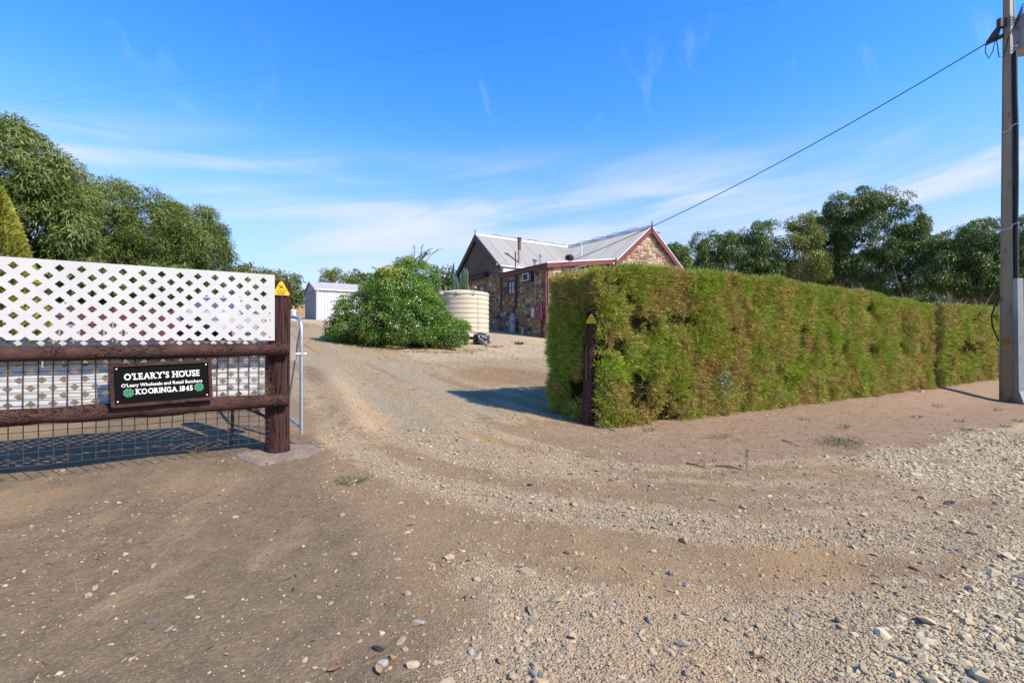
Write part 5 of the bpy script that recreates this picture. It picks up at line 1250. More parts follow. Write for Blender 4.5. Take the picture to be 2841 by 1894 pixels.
GUM_L = leaf_mat('gum_leaf_olive', [(0, (0.039, 0.055, 0.014)), (.3, (0.072, 0.105, 0.022)), (.55, (0.121, 0.171, 0.035)), (.8, (0.193, 0.242, 0.066)), (1, (0.308, 0.352, 0.143))], .5, .22)
GUM_R = leaf_mat('gum_leaf_deep', [(0, (0.027, 0.050, 0.015)), (.35, (0.062, 0.110, 0.025)), (.6, (0.112, 0.175, 0.040)), (.85, (0.175, 0.237, 0.069)), (1, (0.250, 0.312, 0.100))], .42, .2)
GUM_Y = leaf_mat('gum_leaf_yellow', [(0, (.10, .13, .02)), (.5, (.19, .22, .04)), (1, (.30, .32, .07))], .45, .28)
GUM_F = leaf_mat('far_tree_leaf', [(0, (.05, .07, .02)), (.5, (.12, .145, .045)), (1, (.22, .24, .08))], .5, .2)
CONIF = leaf_mat('golden_conifer', [(0, (.14, .15, .025)), (.4, (.27, .28, .04)), (.75, (.40, .40, .06)), (1, (.50, .47, .09))], .5, .25)

# ------------------------------------------------------------------ row of dense trees on the left
def P3(px, D, z): return np.array([(px-CX)/FPX*D, D, z])
def left_tree(px, D, ztop, r, label, seed, extra=(), nclump=150, zlow=None, nleaf=120, rc=.58, tint0=.5):
    s, t = at_px(px, D); g0 = gz(s, t); base = W(s, t, g0); o = thing('gum_tree', label, 'tree', base, 'dense trees along the left of the yard')
    zl = zlow if zlow is not None else g0+.6
    x, y = base.x, base.y; rz = (ztop-zl)/2
    el = [(x, y, zl+rz*1.0, r, r, rz)]
    for (dx, dy, zc, rx, rzz) in extra: el.append((x+dx, y+dy, zc, rx, rx, rzz))
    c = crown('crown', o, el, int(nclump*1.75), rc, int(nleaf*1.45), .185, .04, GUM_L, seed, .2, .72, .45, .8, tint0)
    limbs(o, base, c, .24, seed, BARK, 14, fork=.32); return o
left_tree(-95, 17.5, 9.7, 3.5, 'tallest dense olive green tree, cut by the left edge of the picture', 101, [(2.0, .5, 4.8, 1.8, 2.0), (1.3, -.3, 7.4, 1.8, 1.7)], 230, None, 190, .62, .56)
left_tree(190, 22.0, 9.15, 2.55, 'second tree of the left row, between the tallest one and a rounder domed one', 102, [(-2.0, -1.2, 4.9, 1.7, 1.9), (1.4, -.4, 6.3, 1.5, 1.5)], 170, None, 150, .58, .50)
left_tree(375, 24.5, 9.2, 2.7, 'third tree of the left row, with a broad domed crown and sky gaps below', 103, [(1.5, -.2, 6.2, 1.8, 1.7), (-1.4, -.8, 5.6, 1.7, 1.6)], 170, 3.4, 150, .58, .46)
left_tree(530, 27.0, 9.0, 1.75, 'last tree of the left row, rounded, ending against open sky', 104, [(.35, -.2, 6.0, 1.5, 1.9), (-1.2, -.5, 5.4, 1.5, 1.6)], 160, 3.0, 150, .58, .48)
# understorey shrubs seen through the lattice
def shrub(name, px, D, r, h, label, m, seed, n=60, nleaf=110, L=.16, Wd=.06, group=None, hang=.1, tint0=.5, rc=.35):
    s, t = at_px(px, D); g0 = gz(s, t); base = W(s, t, g0); o = thing(name, label, 'shrub', base, group)
    c = crown('foliage', o, [(base.x, base.y, g0+h*.5, r, r, h*.52)], n, rc, nleaf, L, Wd, m, seed, .1, .6, hang, .9, tint0)
    mb = MB(); rr = random.Random(seed)
    for i in range(7): q = Vector(c[rr.randrange(len(c))]); mb.tube([base-Vector((0, 0, .1)), base.lerp(q, .5)+Vector((0, 0, .2)), q], [.05, .035, .012], 5)
    mb.build('stem', BARK_D, o); return o
shrub('dark_shrub', 250, 19.0, 2.3, 2.4, 'dark shrub under the left trees, left of the wall end, seen through the lattice', GUM_R, 111, 50, 110, .2, .07)
shrub('dark_shrub', 470, 21.0, 2.2, 2.6, 'dark shrub under the domed tree, seen through the middle of the lattice', GUM_R, 112, 50, 110, .2, .07)
shrub('olive_shrub', 660, 30.0, 2.6, 3.0, 'olive green shrub behind the white car near the gatepost', GUM_L, 113, 60, 110, .22, .08)
# golden conifer
D = 11.0; s, t = at_px(-42, D); g0 = gz(s, t); base = W(s, t, g0); con = thing('golden_conifer', 'golden green cone-shaped conifer at the left edge above the lattice', 'conifer', base)
rng = np.random.default_rng(120); n = 26000; h = rng.uniform(0, 1, n)**1.25; Hc = z_px(505, D)-g0; a = rng.uniform(0, 6.283, n)
rad = (1.22*(1-h)**.62+.02)*(.86+.2*fbm(np.stack([np.cos(a)*2.2, np.sin(a)*2.2, h*7], 1), 4, 3)); rad = rad*rng.uniform(.86, 1.02, n)
P = np.stack([base.x+rad*np.cos(a), base.y+rad*np.sin(a), g0+.1+h*Hc], 1)
d = unit(np.stack([np.cos(a), np.sin(a), np.full(n, .9)], 1)+rng.normal(0, .35, (n, 3))); fan = np.stack([-np.sin(a), np.cos(a), np.zeros(n)], 1)
v, q = leaf_arrays(P, d, fan+rng.normal(0, .7, (n, 3)), rng.uniform(.07, .14, n), rng.uniform(.025, .05, n))
np_mesh('foliage', v, q, CONIF, con, {'tint': ('FACE', np.clip(.5+1.1*(fbm(P*3.5, 9, 2)-.5)+rng.normal(0, .16, n), 0, 1))})
MB().tube([base-Vector((0, 0, .2)), base+Vector((0, 0, Hc*.9))], [.42, .03], 10).build('trunk', BARK_D, con)

# ------------------------------------------------------------------ distant trees
def far_tree(px, D, ytop, r, label, seed, m=GUM_F, ells=None, n=50, nleaf=80, rc=.9, L=.4, Wd=.14, name='distant_tree', group='distant trees behind the sheds', sink=0.0, tint0=.5):
    s, t = at_px(px, D); g0 = gz(s, t)-sink; base = W(s, t, g0); zt__ = z_px(ytop, D); o = thing(name, label, 'tree', base, group)
    zc = (zt__+g0+.8)/2; rz = max(1.0, (zt__-g0-.8)/2)
    el = [(base.x, base.y, zc, r, r, rz)] if ells is None else [(base.x+a, base.y, z_px(b_, D), c, c, d) for a, b_, c, d in ells]
    c = crown('crown', o, el, n, rc, nleaf, L, Wd, m, seed, .2, .5, .3, .8, tint0); limbs(o, base, c, .2, seed, BARK, 8, fork=.35); return o
far_tree(700, 50, 742, 2.4, 'far olive tree showing just above the right end of the white lattice', 131)
far_tree(790, 56, 762, 1.6, 'far rounded tree standing right of the lattice gatepost on the dry hill', 132)
far_tree(768, 60, 780, 1.8, 'far tree half hidden behind the lattice gatepost', 133)
far_tree(832, 88, 826, 1.4, 'tiny dark bush on the skyline of the dry grass hill', 134, n=20, sink=.2)
far_tree(940, 75, 755, 3.0, 'yellowish green tree rising behind the left part of the iron shed roof', 135, GUM_Y, [(-1.6, 775, 1.6, 1.2), (1.2, 770, 2.0, 1.3), (0, 790, 2.6, 1.6)], tint0=.4)
far_tree(1015, 78, 758, 2.4, 'olive tree behind the iron shed, partly hidden by the flowering shrub', 136)
far_tree(1075, 76, 765, 2.4, 'green tree hidden mostly behind the flowering shrub', 137)
far_tree(1235, 62, 752, 2.2, 'greyish green tree far behind the tall cacti', 138)
far_tree(1275, 60, 750, 1.6, 'dark green tree touching the left edge of the cottage roof', 139, GUM_R)
# ------------------------------------------------------------------ gum trees on the right, behind the hedge
GR = 'gum trees behind the hedge on the right'
def gum(px, D, ells, label, seed, n=75, nleaf=110, m=None, bark=None, tint0=.5, rc=.62):
    n = int(n*2.0)
    s, t = at_px(px, D); g0 = gz(s, t); base = W(s, t, g0); o = thing('gum_tree', label, 'tree', base, GR)
    el = []
    for ex, ey, rx, rz in ells:
        cx = (ex-CX)/FPX*D; el.append((cx, D+.6*math.sin(ex), z_px(ey, D), rx, rx, rz))
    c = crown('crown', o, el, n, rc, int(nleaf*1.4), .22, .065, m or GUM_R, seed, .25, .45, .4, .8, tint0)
    limbs(o, base, c, .2, seed, bark or BARK, 12, fork=.42); return o
gum(1975, 42, [(1960, 690, 1.5, 1.2), (2005, 680, 1.6, 1.3), (1945, 745, 1.2, 1.3), (2000, 745, 1.9, 1.5), (1985, 800, 2.0, 1.2)], 'leftmost of the gums on the right, low and rounded, nearest the cottage gable', 151)
gum(2095, 42, [(2105, 650, 1.5, 1.0), (2065, 690, 1.5, 1.4), (2125, 710, 1.7, 1.5), (2090, 770, 2.1, 1.6), (2150, 790, 1.5, 1.2)], 'rounded gum beside the yellow topped one, second from the cottage gable', 152)
gum(2215, 41, [(2225, 610, .9, .7), (2240, 665, 1.1, 1.0), (2185, 690, .9, .8), (2235, 740, 1.4, 1.2)], 'slender gum with a yellow green top, left of the tallest crowns', 153, 40, 85, GUM_Y, tint0=.42)
gum(2255, 44, [(2250, 620, 1.0, 1.0), (2210, 770, 1.4, 1.4), (2290, 700, 1.5, 1.5), (2260, 780, 1.8, 1.4)], 'dark gum with bare lower stems behind the yellow topped one', 154, 60)
gum(2330, 42, [(2330, 580, 1.5, 1.2), (2300, 640, 1.4, 1.4), (2355, 650, 1.5, 1.5), (2320, 730, 1.7, 1.3)], 'tall dark gum left of the very tallest crown', 155, 70)
gum(2432, 41, [(2422, 560, 1.45, 1.15), (2400, 620, 1.3, 1.2), (2475, 575, .9, .9), (2500, 630, 1.3, 1.5), (2450, 690, 1.7, 1.2), (2390, 740, 1.3, 1.2)], 'tallest gum on the right, its upright crown split in two heads', 156, 85, bark=BARK_P)
gum(2520, 40, [(2540, 650, 1.1, 1.0), (2500, 715, 1.5, 1.2), (2560, 720, 1.3, 1.1), (2470, 790, 1.4, 1.0)], 'leaning gum right of the tallest one, with pale branches', 157, 60, bark=BARK_P)
gum(2640, 38, [(2610, 690, 1.2, 1.0), (2660, 670, 1.4, 1.1), (2630, 750, 1.9, 1.4), (2580, 780, 1.3, 1.1), (2700, 750, 1.4, 1.3)], 'broad bushy gum left of the power pole', 158, 75, bark=BARK_P)
gum(2725, 37, [(2720, 655, 1.4, 1.1), (2690, 710, 1.4, 1.2), (2760, 700, 1.5, 1.5), (2740, 780, 2.0, 1.4)], 'dense gum directly behind the power pole', 159, 75, bark=BARK_P)
gum(2830, 37, [(2815, 650, 1.5, 1.2), (2850, 700, 1.9, 1.7), (2800, 770, 1.6, 1.4), (2880, 780, 2.0, 1.5)], 'dense gum at the right edge of the picture beyond the pole', 160, 75)
gum(2050, 52, [(2060, 740, 2.0, 1.5), (1990, 770, 2.0, 1.4), (2140, 760, 2.0, 1.5)], 'background gum filling behind the two rounded ones', 161, 60)
gum(2370, 52, [(2340, 760, 2.4, 1.6), (2420, 770, 2.4, 1.5), (2280, 800, 2.2, 1.3), (2500, 790, 2.2, 1.2)], 'low background gum behind the bare stems of the tall ones', 162, 60)
gum(2660, 50, [(2620, 800, 2.4, 1.2), (2700, 800, 2.4, 1.4), (2760, 790, 2.2, 1.4)], 'low background gum behind the broad bushy one', 163, 55)
gum(2600, 46, [(2540, 830, 2.2, 1.2), (2620, 825, 2.3, 1.3), (2700, 828, 2.3, 1.3), (2470, 835, 2.0, 1.1), (2790, 825, 2.2, 1.3)], 'low dense gum scrub closing the gap under the crowns left of the pole', 166, 80)
gum(1872, 40, [(1872, 710, .7, .8), (1866, 735, .9, .7)], 'small part of a green tree showing past the right slope of the cottage gable', 164, 28)
gum(1908, 36, [(1905, 720, .28, .6), (1910, 745, .35, .4)], 'sparse thin sapling between the cottage gable and the gums', 165, 14, 40, rc=.3)

# ------------------------------------------------------------------ big flowering shrub
SHR = leaf_mat('shrub_leaf', [(0, (0.468, 0.349, 0.043)), (.10, (0.156, 0.206, 0.036)), (.35, (0.070, 0.151, 0.023)), (.65, (0.118, 0.246, 0.032)), (.9, (0.203, 0.349, 0.051)), (1, (0.515, 0.428, 0.072))], .5, .2)
FLOW = pmat('white_petals', (.85, .85, .82), (.78, .78, .74), 5, .6, bump=0)
BD = 20.0; s, t = at_px(1125, BD); g0 = gz(s, t); bush = thing('flowering_shrub', 'huge mounded green shrub dotted with small white flowers in the yard', 'shrub', W(s, t, g0))
rng = np.random.default_rng(170)
bx, by = W(s, t).x, W(s, t).y
lobes = [(-.3, 0, 1.3, 1.75, 1.8, 1.6), (-1.35, -.1, .95, 1.45, 1.5, 1.05), (.55, .1, 1.05, 1.15, 1.5, 1.25), (.2, .3, 2.5, 1.0, .95, 1.05), (-.2, -.5, 1.9, 1.2, 1.2, 1.15), (1.75, -.35, .40, 1.05, .9, .5), (1.0, -.5, .65, 1.0, .9, .75), (-2.2, -.1, .50, .9, 1.0, .65), (.0, -1.2, .8, 1.6, .9, .95), (-.7, .2, 2.3, .7, .8, .7)]
ells = [(bx+a, by+b_, g0+c, d, e, f) for a, b_, c, d, e, f in lobes]
cl = crown('foliage', bush, ells, 820, .30, 230, .078, .036, SHR, 171, .15, .66, .35, 1.0, .5)
# arching sprays breaking the outline
mb = MB(); PV = []; DV = []; rr = random.Random(6)
for k in range(130):
    i = rr.randrange(len(cl)); c = Vector(cl[i]); o_ = (c-Vector((bx, by, g0+1.0))).normalized(); L0 = rr.uniform(.3, .75)
    if k < 8: c = Vector((bx+.5+rr.uniform(-.4, .5), by+.2, g0+3.3)); o_ = Vector((rr.uniform(.0, 1.1), -.1, rr.uniform(.5, 1.0))).normalized(); L0 = rr.uniform(.7, 1.25)
    pts = [c+o_*L0*u+Vector((0, 0, .25*L0*u-.45*L0*u*u)) for u in (0, .35, .7, 1.0)]; mb.tube(pts, [.010, .008, .006, .003], 4)
    for u in np.linspace(.15, 1.05, 16):
        p = c+o_*L0*u+Vector((0, 0, .25*L0*u-.45*L0*u*u))
        for _ in range(2): PV.append(p); DV.append(o_*.6+Vector((rr.gauss(0, .7), rr.gauss(0, .7), rr.gauss(0, .5))))
mb.build('spray_stem', BARK_D, bush)
PV = np.array(PV); DV = np.array(DV); n = len(PV)
v, q = leaf_arrays(PV, DV, rng.normal(size=(n, 3)), rng.uniform(.05, .10, n), rng.uniform(.024, .042, n)); np_mesh('foliage', v, q, SHR, bush, {'tint': ('FACE', np.clip(rng.normal(.5, .22, n), 0, 1))})
# flowers
idx = rng.integers(0, len(cl), 1500); c = cl[idx]; ctr = np.array([bx, by, g0+.9]); out = unit(c-ctr+rng.normal(0, .5, (1500, 3))); c = c+out*rng.uniform(.18, .36, (1500, 1)); k = (c[:, 2] < g0+2.75) & (rng.uniform(size=1500) < .75); c = c[k]; out = out[k]; n = len(c)
rep = np.repeat(np.arange(n), 5); m_ = len(rep); a = np.tile(np.arange(5)*1.2566, n); u1 = unit(np.cross(out, rng.normal(size=(n, 3)))); u2 = np.cross(out, u1)
dr = u1[rep]*np.cos(a)[:, None]+u2[rep]*np.sin(a)[:, None]+out[rep]*.25; sz = rng.uniform(.014, .028, n)[rep]
v, q = leaf_arrays(c[rep], dr, out[rep], sz, sz*.9); fo = np_mesh('flower', v, q, FLOW, bush); fo['kind'] = 'stuff'
mb = MB(); rr = random.Random(9)
for k in range(16): q_ = Vector(cl[rr.randrange(len(cl))]); mb.tube([Vector((bx, by, g0-.1)), Vector((bx, by, g0+.6)).lerp(q_, .5), q_], [.07, .04, .012], 6)
mb.build('stem', BARK_D, bush)
# straw and fallen yellow leaves round its foot
n = 900; a = rng.uniform(3.3, 6.2, n); rr_ = rng.normal(2.45, .25, n); x = bx+rr_*np.cos(a)*1.12+rng.normal(.3, .1, n); y = by+rr_*np.sin(a)*.92; s_, t_ = st(x, y); z = ground_z(s_, t_)+.012
v, q = leaf_arrays(np.stack([x, y, z], 1), np.stack([rng.normal(size=n), rng.normal(size=n), rng.normal(0, .12, n)], 1), np.tile([0, 0, 1.], (n, 1))+rng.normal(0, .3, (n, 3)), rng.uniform(.06, .16, n), rng.uniform(.015, .05, n))
lt = np_mesh('leaf_litter', v, q, leaf_mat('straw', [(0, (.34, .22, .08)), (1, (.50, .38, .14))], .8, .1), None, {'tint': ('FACE', rng.uniform(size=n))}); tag(lt, 'strip of yellow straw and fallen leaves along the foot of the flowering shrub', kind='stuff')

# ------------------------------------------------------------------ column cacti behind the tank
CACT = pmat('cactus_green', (.085, .135, .075), (.055, .095, .055), 3, .6, bump=.1, stretch=(1, 1, .4), spots=((.16, .17, .12), 9, .66))
CACT_Y = pmat('cactus_yellow', (.20, .22, .06), (.14, .17, .05), 3, .6, bump=.1, stretch=(1, 1, .4))
CACT_D = pmat('dead_cactus', (.035, .028, .026), (.07, .055, .04), 5, .9, bump=.4)
def cactus(name, label, cols, D, m):
    px0 = cols[0][0]; s, t = at_px(px0, D); o = thing(name, label, 'cactus', W(s, t, gz(s, t)), 'column cacti behind the tank')
    for k, (px, py, pxb, r, mm) in enumerate(cols):
        s, t = at_px(pxb, D); b_ = W(s, t, gz(s, t)-.05); tp = Vector(((px-CX)/FPX*D, D, z_px(py, D)))
        n = 14; R_ = 14; V = []; F_ = []; rnd = random.Random(k*3+int(px))
        for i in range(n+1):
            u = i/n; c = b_.lerp(tp, u)+Vector((.05*math.sin(u*5+k), .03*math.cos(u*4+k), 0))*min(1, u*3)*(1-u)
            rad = r*(1 if u < .9 else math.sqrt(max(.05, 1-((u-.9)/.1)**2)))*(1+.07*math.sin(u*21+k)+.05*(rnd.random()-.5))
            for j in range(R_): a = 2*math.pi*j/R_; q = rad*(1.12 if j % 2 else .82); V.append(c+Vector((math.cos(a)*q, math.sin(a)*q, 0)))
        for i in range(n):
            for j in range(R_): a, b2 = i*R_+j, i*R_+(j+1) % R_; F_.append((a, b2, b2+R_, a+R_))
        F_.append(tuple(range(n*R_, (n+1)*R_)))
        MB().add(V, F_).build('column', mm or m, o, True)
    return o
cactus('cactus', 'tall cactus columns rising right behind the middle of the tank lid', [(1287, 743, 1296, 0.101, None), (1294, 744, 1300, 0.094, None), (1279, 754, 1283, 0.094, None), (1299, 791, 1300, 0.101, CACT_Y)], 28.0, CACT)
cactus('cactus', 'cluster of slanting cactus columns left of the tank lid peak', [(1258, 757, 1268, 0.094, None), (1266, 765, 1272, 0.086, None), (1270, 780, 1274, 0.078, None), (1250, 792, 1262, 0.070, CACT_Y), (1236, 792, 1246, 0.070, CACT_Y)], 27.5, CACT)
cactus('dead_cactus', 'bare blackened cactus stalk leaning above the tank', [(1259, 729, 1248, 0.058, None), (1272, 768, 1254, 0.039, None)], 28.2, CACT_D)
cactus('cactus', 'single cactus column standing up out of the flowering shrub', [(1213, 735, 1213, 0.117, None), (1217, 760, 1217, 0.109, None)], 27.0, CACT)
cactus('cactus', 'short young cactus stems above the right side of the tank lid', [(1312, 790, 1308, 0.078, None), (1303, 803, 1303, 0.070, None), (1315, 806, 1316, 0.062, None)], 27.8, CACT)
cactus('cactus', 'three small cactus tips at the right shoulder of the tank', [(1334, 796, 1336, 0.078, None), (1339, 806, 1340, 0.062, None), (1342, 811, 1343, 0.062, None)], 27.4, CACT)
D = 27.4; q = Vector(((1318-CX)/FPX*D, D, z_px(798, D))); 
s, t = st(q.x, q.y); fb = thing('cactus_fruit', 'pink cactus bud on a thin curved stalk above the tank lid', 'cactus bud', W(s, t, gz(s, t)))
MB().lathe(q, [(.02, -.09), (.085, -.05), (.10, .0), (.08, .06), (.02, .09)], 12).build('bud', pmat('pink_bud', (.45, .22, .15), (.38, .26, .16), 5, .6), fb, True)
MB().tube([W(s-.3, t, gz(s, t)), Vector((q.x-.28, q.y, q.z-.5)), q-Vector((0, 0, .08))], [.04, .035, .03], 6).build('stalk', CACT, fb, True)

# ------------------------------------------------------------------ things glimpsed through the lattice
c0 = Vector(((70-CX)/FPX*11.6, 11.6, 0)); c1 = Vector(((545-CX)/FPX*18.0, 18.0, 0)); dv = (c1-c0); Lw = dv.length; dv.normalize(); nw = Vector((dv.y, -dv.x, 0))
IRONW = objcol_mat('maroon_iron', .5, 2, .1, .01, .2)
s, t = st(c0.x, c0.y); cw = thing('corrugated_fence', 'maroon corrugated iron garden fence behind the white lattice', 'fence', Vector((c0.x, c0.y, gz(s, t))))
npan = 5; pl = Lw/npan
for i in range(npan):
    a = c0+dv*pl*i; s, t = st(a.x, a.y); zb_ = gz(s, t)-.1; zt2 = 2.46+.05*i/npan; n = int((zt2-zb_)/.038); V = []; F_ = []
    for j in range(n+1):
        z = zb_+(zt2-zb_)*j/n; off = .012*math.cos(j*math.pi); V += [a+nw*off+Vector((0, 0, z)), a+dv*(pl-.02)+nw*off+Vector((0, 0, z))]
    for j in range(n): F_.append((2*j, 2*j+1, 2*j+3, 2*j+2))
    o = MB().add(V, F_).build('iron_sheet', IRONW, cw); o.color = (.13, .055, .055, 1)
    MB().wbox(a-nw*.06+Vector((0, 0, (zb_+zt2)/2)), (.08, .08, zt2-zb_+.06), 0).build('post', MAROON_D, cw)
# slatted white garden chairs
GREYW = pmat('shaded_white_plastic', (.30, .29, .28), (.22, .21, .2), 4, .7)  # white plastic coloured grey to stand for shade under the trees
def chair(px, D, label, rz):
    s, t = at_px(px, D); g0 = gz(s, t); o = thing('garden_chair', label, 'chair', W(s, t, g0), 'white garden chairs'); c = W(s, t, g0); ca, sa = math.cos(rz), math.sin(rz)
    def q(x, y, z): return c+Vector((x*ca-y*sa, x*sa+y*ca, z))
    for i in range(6): x = -.22+i*.088; MB().tube([q(x, .22, .42), q(x, .25, .65), q(x, .36, .98)], .020, 5).build('back_slat', GREYW, o)
    for i in range(5): y = -.2+i*.10; MB().wbox(q(0, y, .42), (.52, .07, .025), rz).build('seat_slat', GREYW, o)
    for x in (-.25, .25):
        MB().tube([q(x, -.22, 0), q(x, -.22, .62)], .022, 6).build('leg', GREYW, o); MB().tube([q(x, .24, 0), q(x, .24, .62)], .022, 6).build('leg', GREYW, o); MB().wbox(q(x, 0, .635), (.05, .5, .025), rz).build('armrest', GREYW, o)
    MB().wbox(q(0, .36, .99), (.52, .03, .06), rz).build('back_rail', GREYW, o)
chair(170, 10.9, 'white slatted garden chair before the maroon iron fence, further left', .45)
chair(315, 12.4, 'white slatted garden chair before the maroon iron fence, nearest the white car', .6)
# strap-leaved clumps
STRAP = leaf_mat('strap_leaf', [(0, (.20, .21, .05)), (.6, (.13, .17, .03)), (1, (.26, .26, .07))], .45, .25)
for k, (px, py, lab) in enumerate(((345, 955, 'strappy yellow green plant at the left of the row behind the lattice foot'), (415, 950, 'strappy yellow green plant in the middle of the row behind the lattice foot'), (470, 946, 'strappy yellow green plant at the right of the row, nearest the white car'), (255, 962, 'strappy yellow green plant in front of the left garden chair'))):
    D = 10.6+k*.3; s, t = at_px(px, D); g0 = gz(s, t); c = W(s, t, g0); o = thing('strap_plant', lab, 'plant', c, 'strap-leaved plants behind the lattice'); rng = np.random.default_rng(200+k); n = 70
    V = []; Q = []
    for i in range(n):
        a = rng.uniform(0, 6.283); L0 = rng.uniform(.35, .6); w = .018; d = Vector((math.cos(a), math.sin(a), 0)); sd_ = Vector((-d.y, d.x, 0)); b0 = len(V)
        for u in (0, .3, .6, .85, 1): p = c+d*(L0*(.15+.85*u)*u)+Vector((0, 0, L0*(1.5*u-1.15*u*u))); ww = w*(1-u**3); V += [p+sd_*ww, p-sd_*ww]
        for j in range(4): Q.append((b0+2*j, b0+2*j+1, b0+2*j+3, b0+2*j+2))
    np_mesh('leaves', np.array([tuple(v) for v in V]), np.array(Q), STRAP, o, {'tint': ('FACE', np.repeat(rng.uniform(size=n), 4))})
# white car
s, t = at_px(618, 19.2); cz = min(gz(s-.8, t-2), gz(s, t))+.02; car = thing('parked_car', 'white four wheel drive car parked facing the lattice, seen through its holes', 'car', W(s, t, cz))
cc = W(s, t, cz); fw_ = Vector((.18, -1, 0)).normalized(); sdv = Vector((-fw_.y, fw_.x, 0))
def cq(x, y, z): return cc+fw_*x+sdv*y+Vector((0, 0, z))           # x forward, y to the car's left
CARP = pmat('white_car_paint', (.50, .50, .50), (.47, .47, .48), 2, .25, bump=0, spec=.6)
def loft(secs): # sections of (x, [(y,z)...])
    V = []; n = len(secs[0][1]); F_ = []
    for x, pr in secs: V += [cq(x, y, z) for y, z in pr]
    for i in range(len(secs)-1):
        for j in range(n): a, b2 = i*n+j, i*n+(j+1) % n; F_.append((a, b2, b2+n, a+n))
    F_ += [tuple(range(n)), tuple(range((len(secs)-1)*n, len(secs)*n))]; return MB().add(V, F_)
def sec(w, z0_, z1_, zs): return [(-w*.96, z0_), (w*.96, z0_), (w, z0_+.2), (w, zs), (w*.93, z1_), (-w*.93, z1_), (-w, zs), (-w, z0_+.2)]
b_ = loft([(2.28, sec(.78, .42, .86, .80)), (2.2, sec(.86, .34, .98, .90)), (1.7, sec(.92, .32, 1.06, .98)), (.9, sec(.93, .32, 1.12, 1.02)), (-2.0, sec(.93, .32, 1.14, 1.02)), (-2.3, sec(.88, .4, 1.1, 1.0))]).build('body', CARP, car, True, .02)
g_ = loft([(1.0, [(-.84, 1.10), (.84, 1.10), (.83, 1.12), (.82, 1.13), (.81, 1.14), (-.81, 1.14), (-.82, 1.13), (-.83, 1.12)]), (.35, [(-.84, 1.10), (.84, 1.10), (.80, 1.3), (.74, 1.66), (.70, 1.71), (-.70, 1.71), (-.74, 1.66), (-.80, 1.3)]),
           (-1.9, [(-.84, 1.10), (.84, 1.10), (.80, 1.3), (.74, 1.68), (.70, 1.74), (-.70, 1.74), (-.74, 1.68), (-.80, 1.3)]), (-2.2, [(-.82, 1.10), (.82, 1.10), (.78, 1.3), (.72, 1.6), (.68, 1.65), (-.68, 1.65), (-.72, 1.6), (-.78, 1.3)])]).build('cabin', CARP, car, True)
def quad(p, m, name, par, th=.012):
    a = Vector(p[0]); n_ = (Vector(p[1])-a).cross(Vector(p[2])-a).normalized(); return MB().prism([Vector(x)-n_*th*.5 for x in p], n_*th).build(name, m, par)
quad([cq(1.01, -.74, 1.15), cq(1.01, .74, 1.15), cq(.40, .66, 1.65), cq(.40, -.66, 1.65)], GLASSW, 'windscreen', car, .03)
for sg in (-1, 1):
    quad([cq(.62, sg*.855, 1.17), cq(-.55, sg*.855, 1.17), cq(-.55, sg*.765, 1.6), cq(.30, sg*.765, 1.6)], GLASSW, 'side_window', car, .02); quad([cq(-.65, sg*.855, 1.17), cq(-1.8, sg*.855, 1.17), cq(-1.8, sg*.765, 1.6), cq(-.65, sg*.765, 1.6)], GLASSW, 'side_window', car, .02)
    MB().wbox(cq(2.235, sg*.66, .80), (.34, .12, .18), math.atan2(sdv.y, sdv.x)).build('headlight', GALV, car, bevel=.02)
    MB().lathe((0, 0, 0), [(.02, -.08), (.07, -.05), (.09, .05), (.03, .09)], 12).build('mirror', CARP, car, True)
    mo = [o for o in car.children if o.name.startswith('mirror')][-1]
    for v in mo.data.vertices: v.co = Vector(v.co)+Vector(cc); v.co = cq(.75, sg*1.03, 1.2)+Vector(v.co)*1.2-Vector(cc)
    for x in (1.45, -1.4):
        wc = cq(x, sg*.80, .35); V = []; w_ = MB(); ring1 = [(r_, y_) for r_, y_ in ((.22, -.09), (.34, -.10), (.36, -.06), (.36, .06), (.34, .10), (.22, .09))]; n = 22
        for r_, y_ in ring1:
            for k in range(n): a = 2*math.pi*k/n; V.append(wc+fw_*r_*math.cos(a)+Vector((0, 0, r_*math.sin(a)))+sdv*(y_+sg*.04))
        F_ = []
        for i in range(6):
            for k in range(n): a, b2 = i*n+k, i*n+(k+1) % n; e = ((i+1) % 6)*n; F_.append((a, b2, e+(k+1) % n, e+k))
        wo = MB().add(V, F_).build('wheel', RUBBER, car, True); rim = MB(); rim.tube([wc+sdv*(sg*.04-.07), wc+sdv*(sg*.04+.07)], .215, 18); rim.build('rim', GALV, wo)
MB().wbox(cq(2.285, 0, .80), (.95, .06, .16), math.atan2(sdv.y, sdv.x)).build('grille', RUBBER, car); MB().wbox(cq(2.29, 0, .50), (1.5, .06, .14), math.atan2(sdv.y, sdv.x)).build('bumper_intake', RUBBER, car)
MB().wbox(cq(2.33, 0, .58), (.42, .012, .12), math.atan2(sdv.y, sdv.x)).build('number_plate', WHITE_P, car)
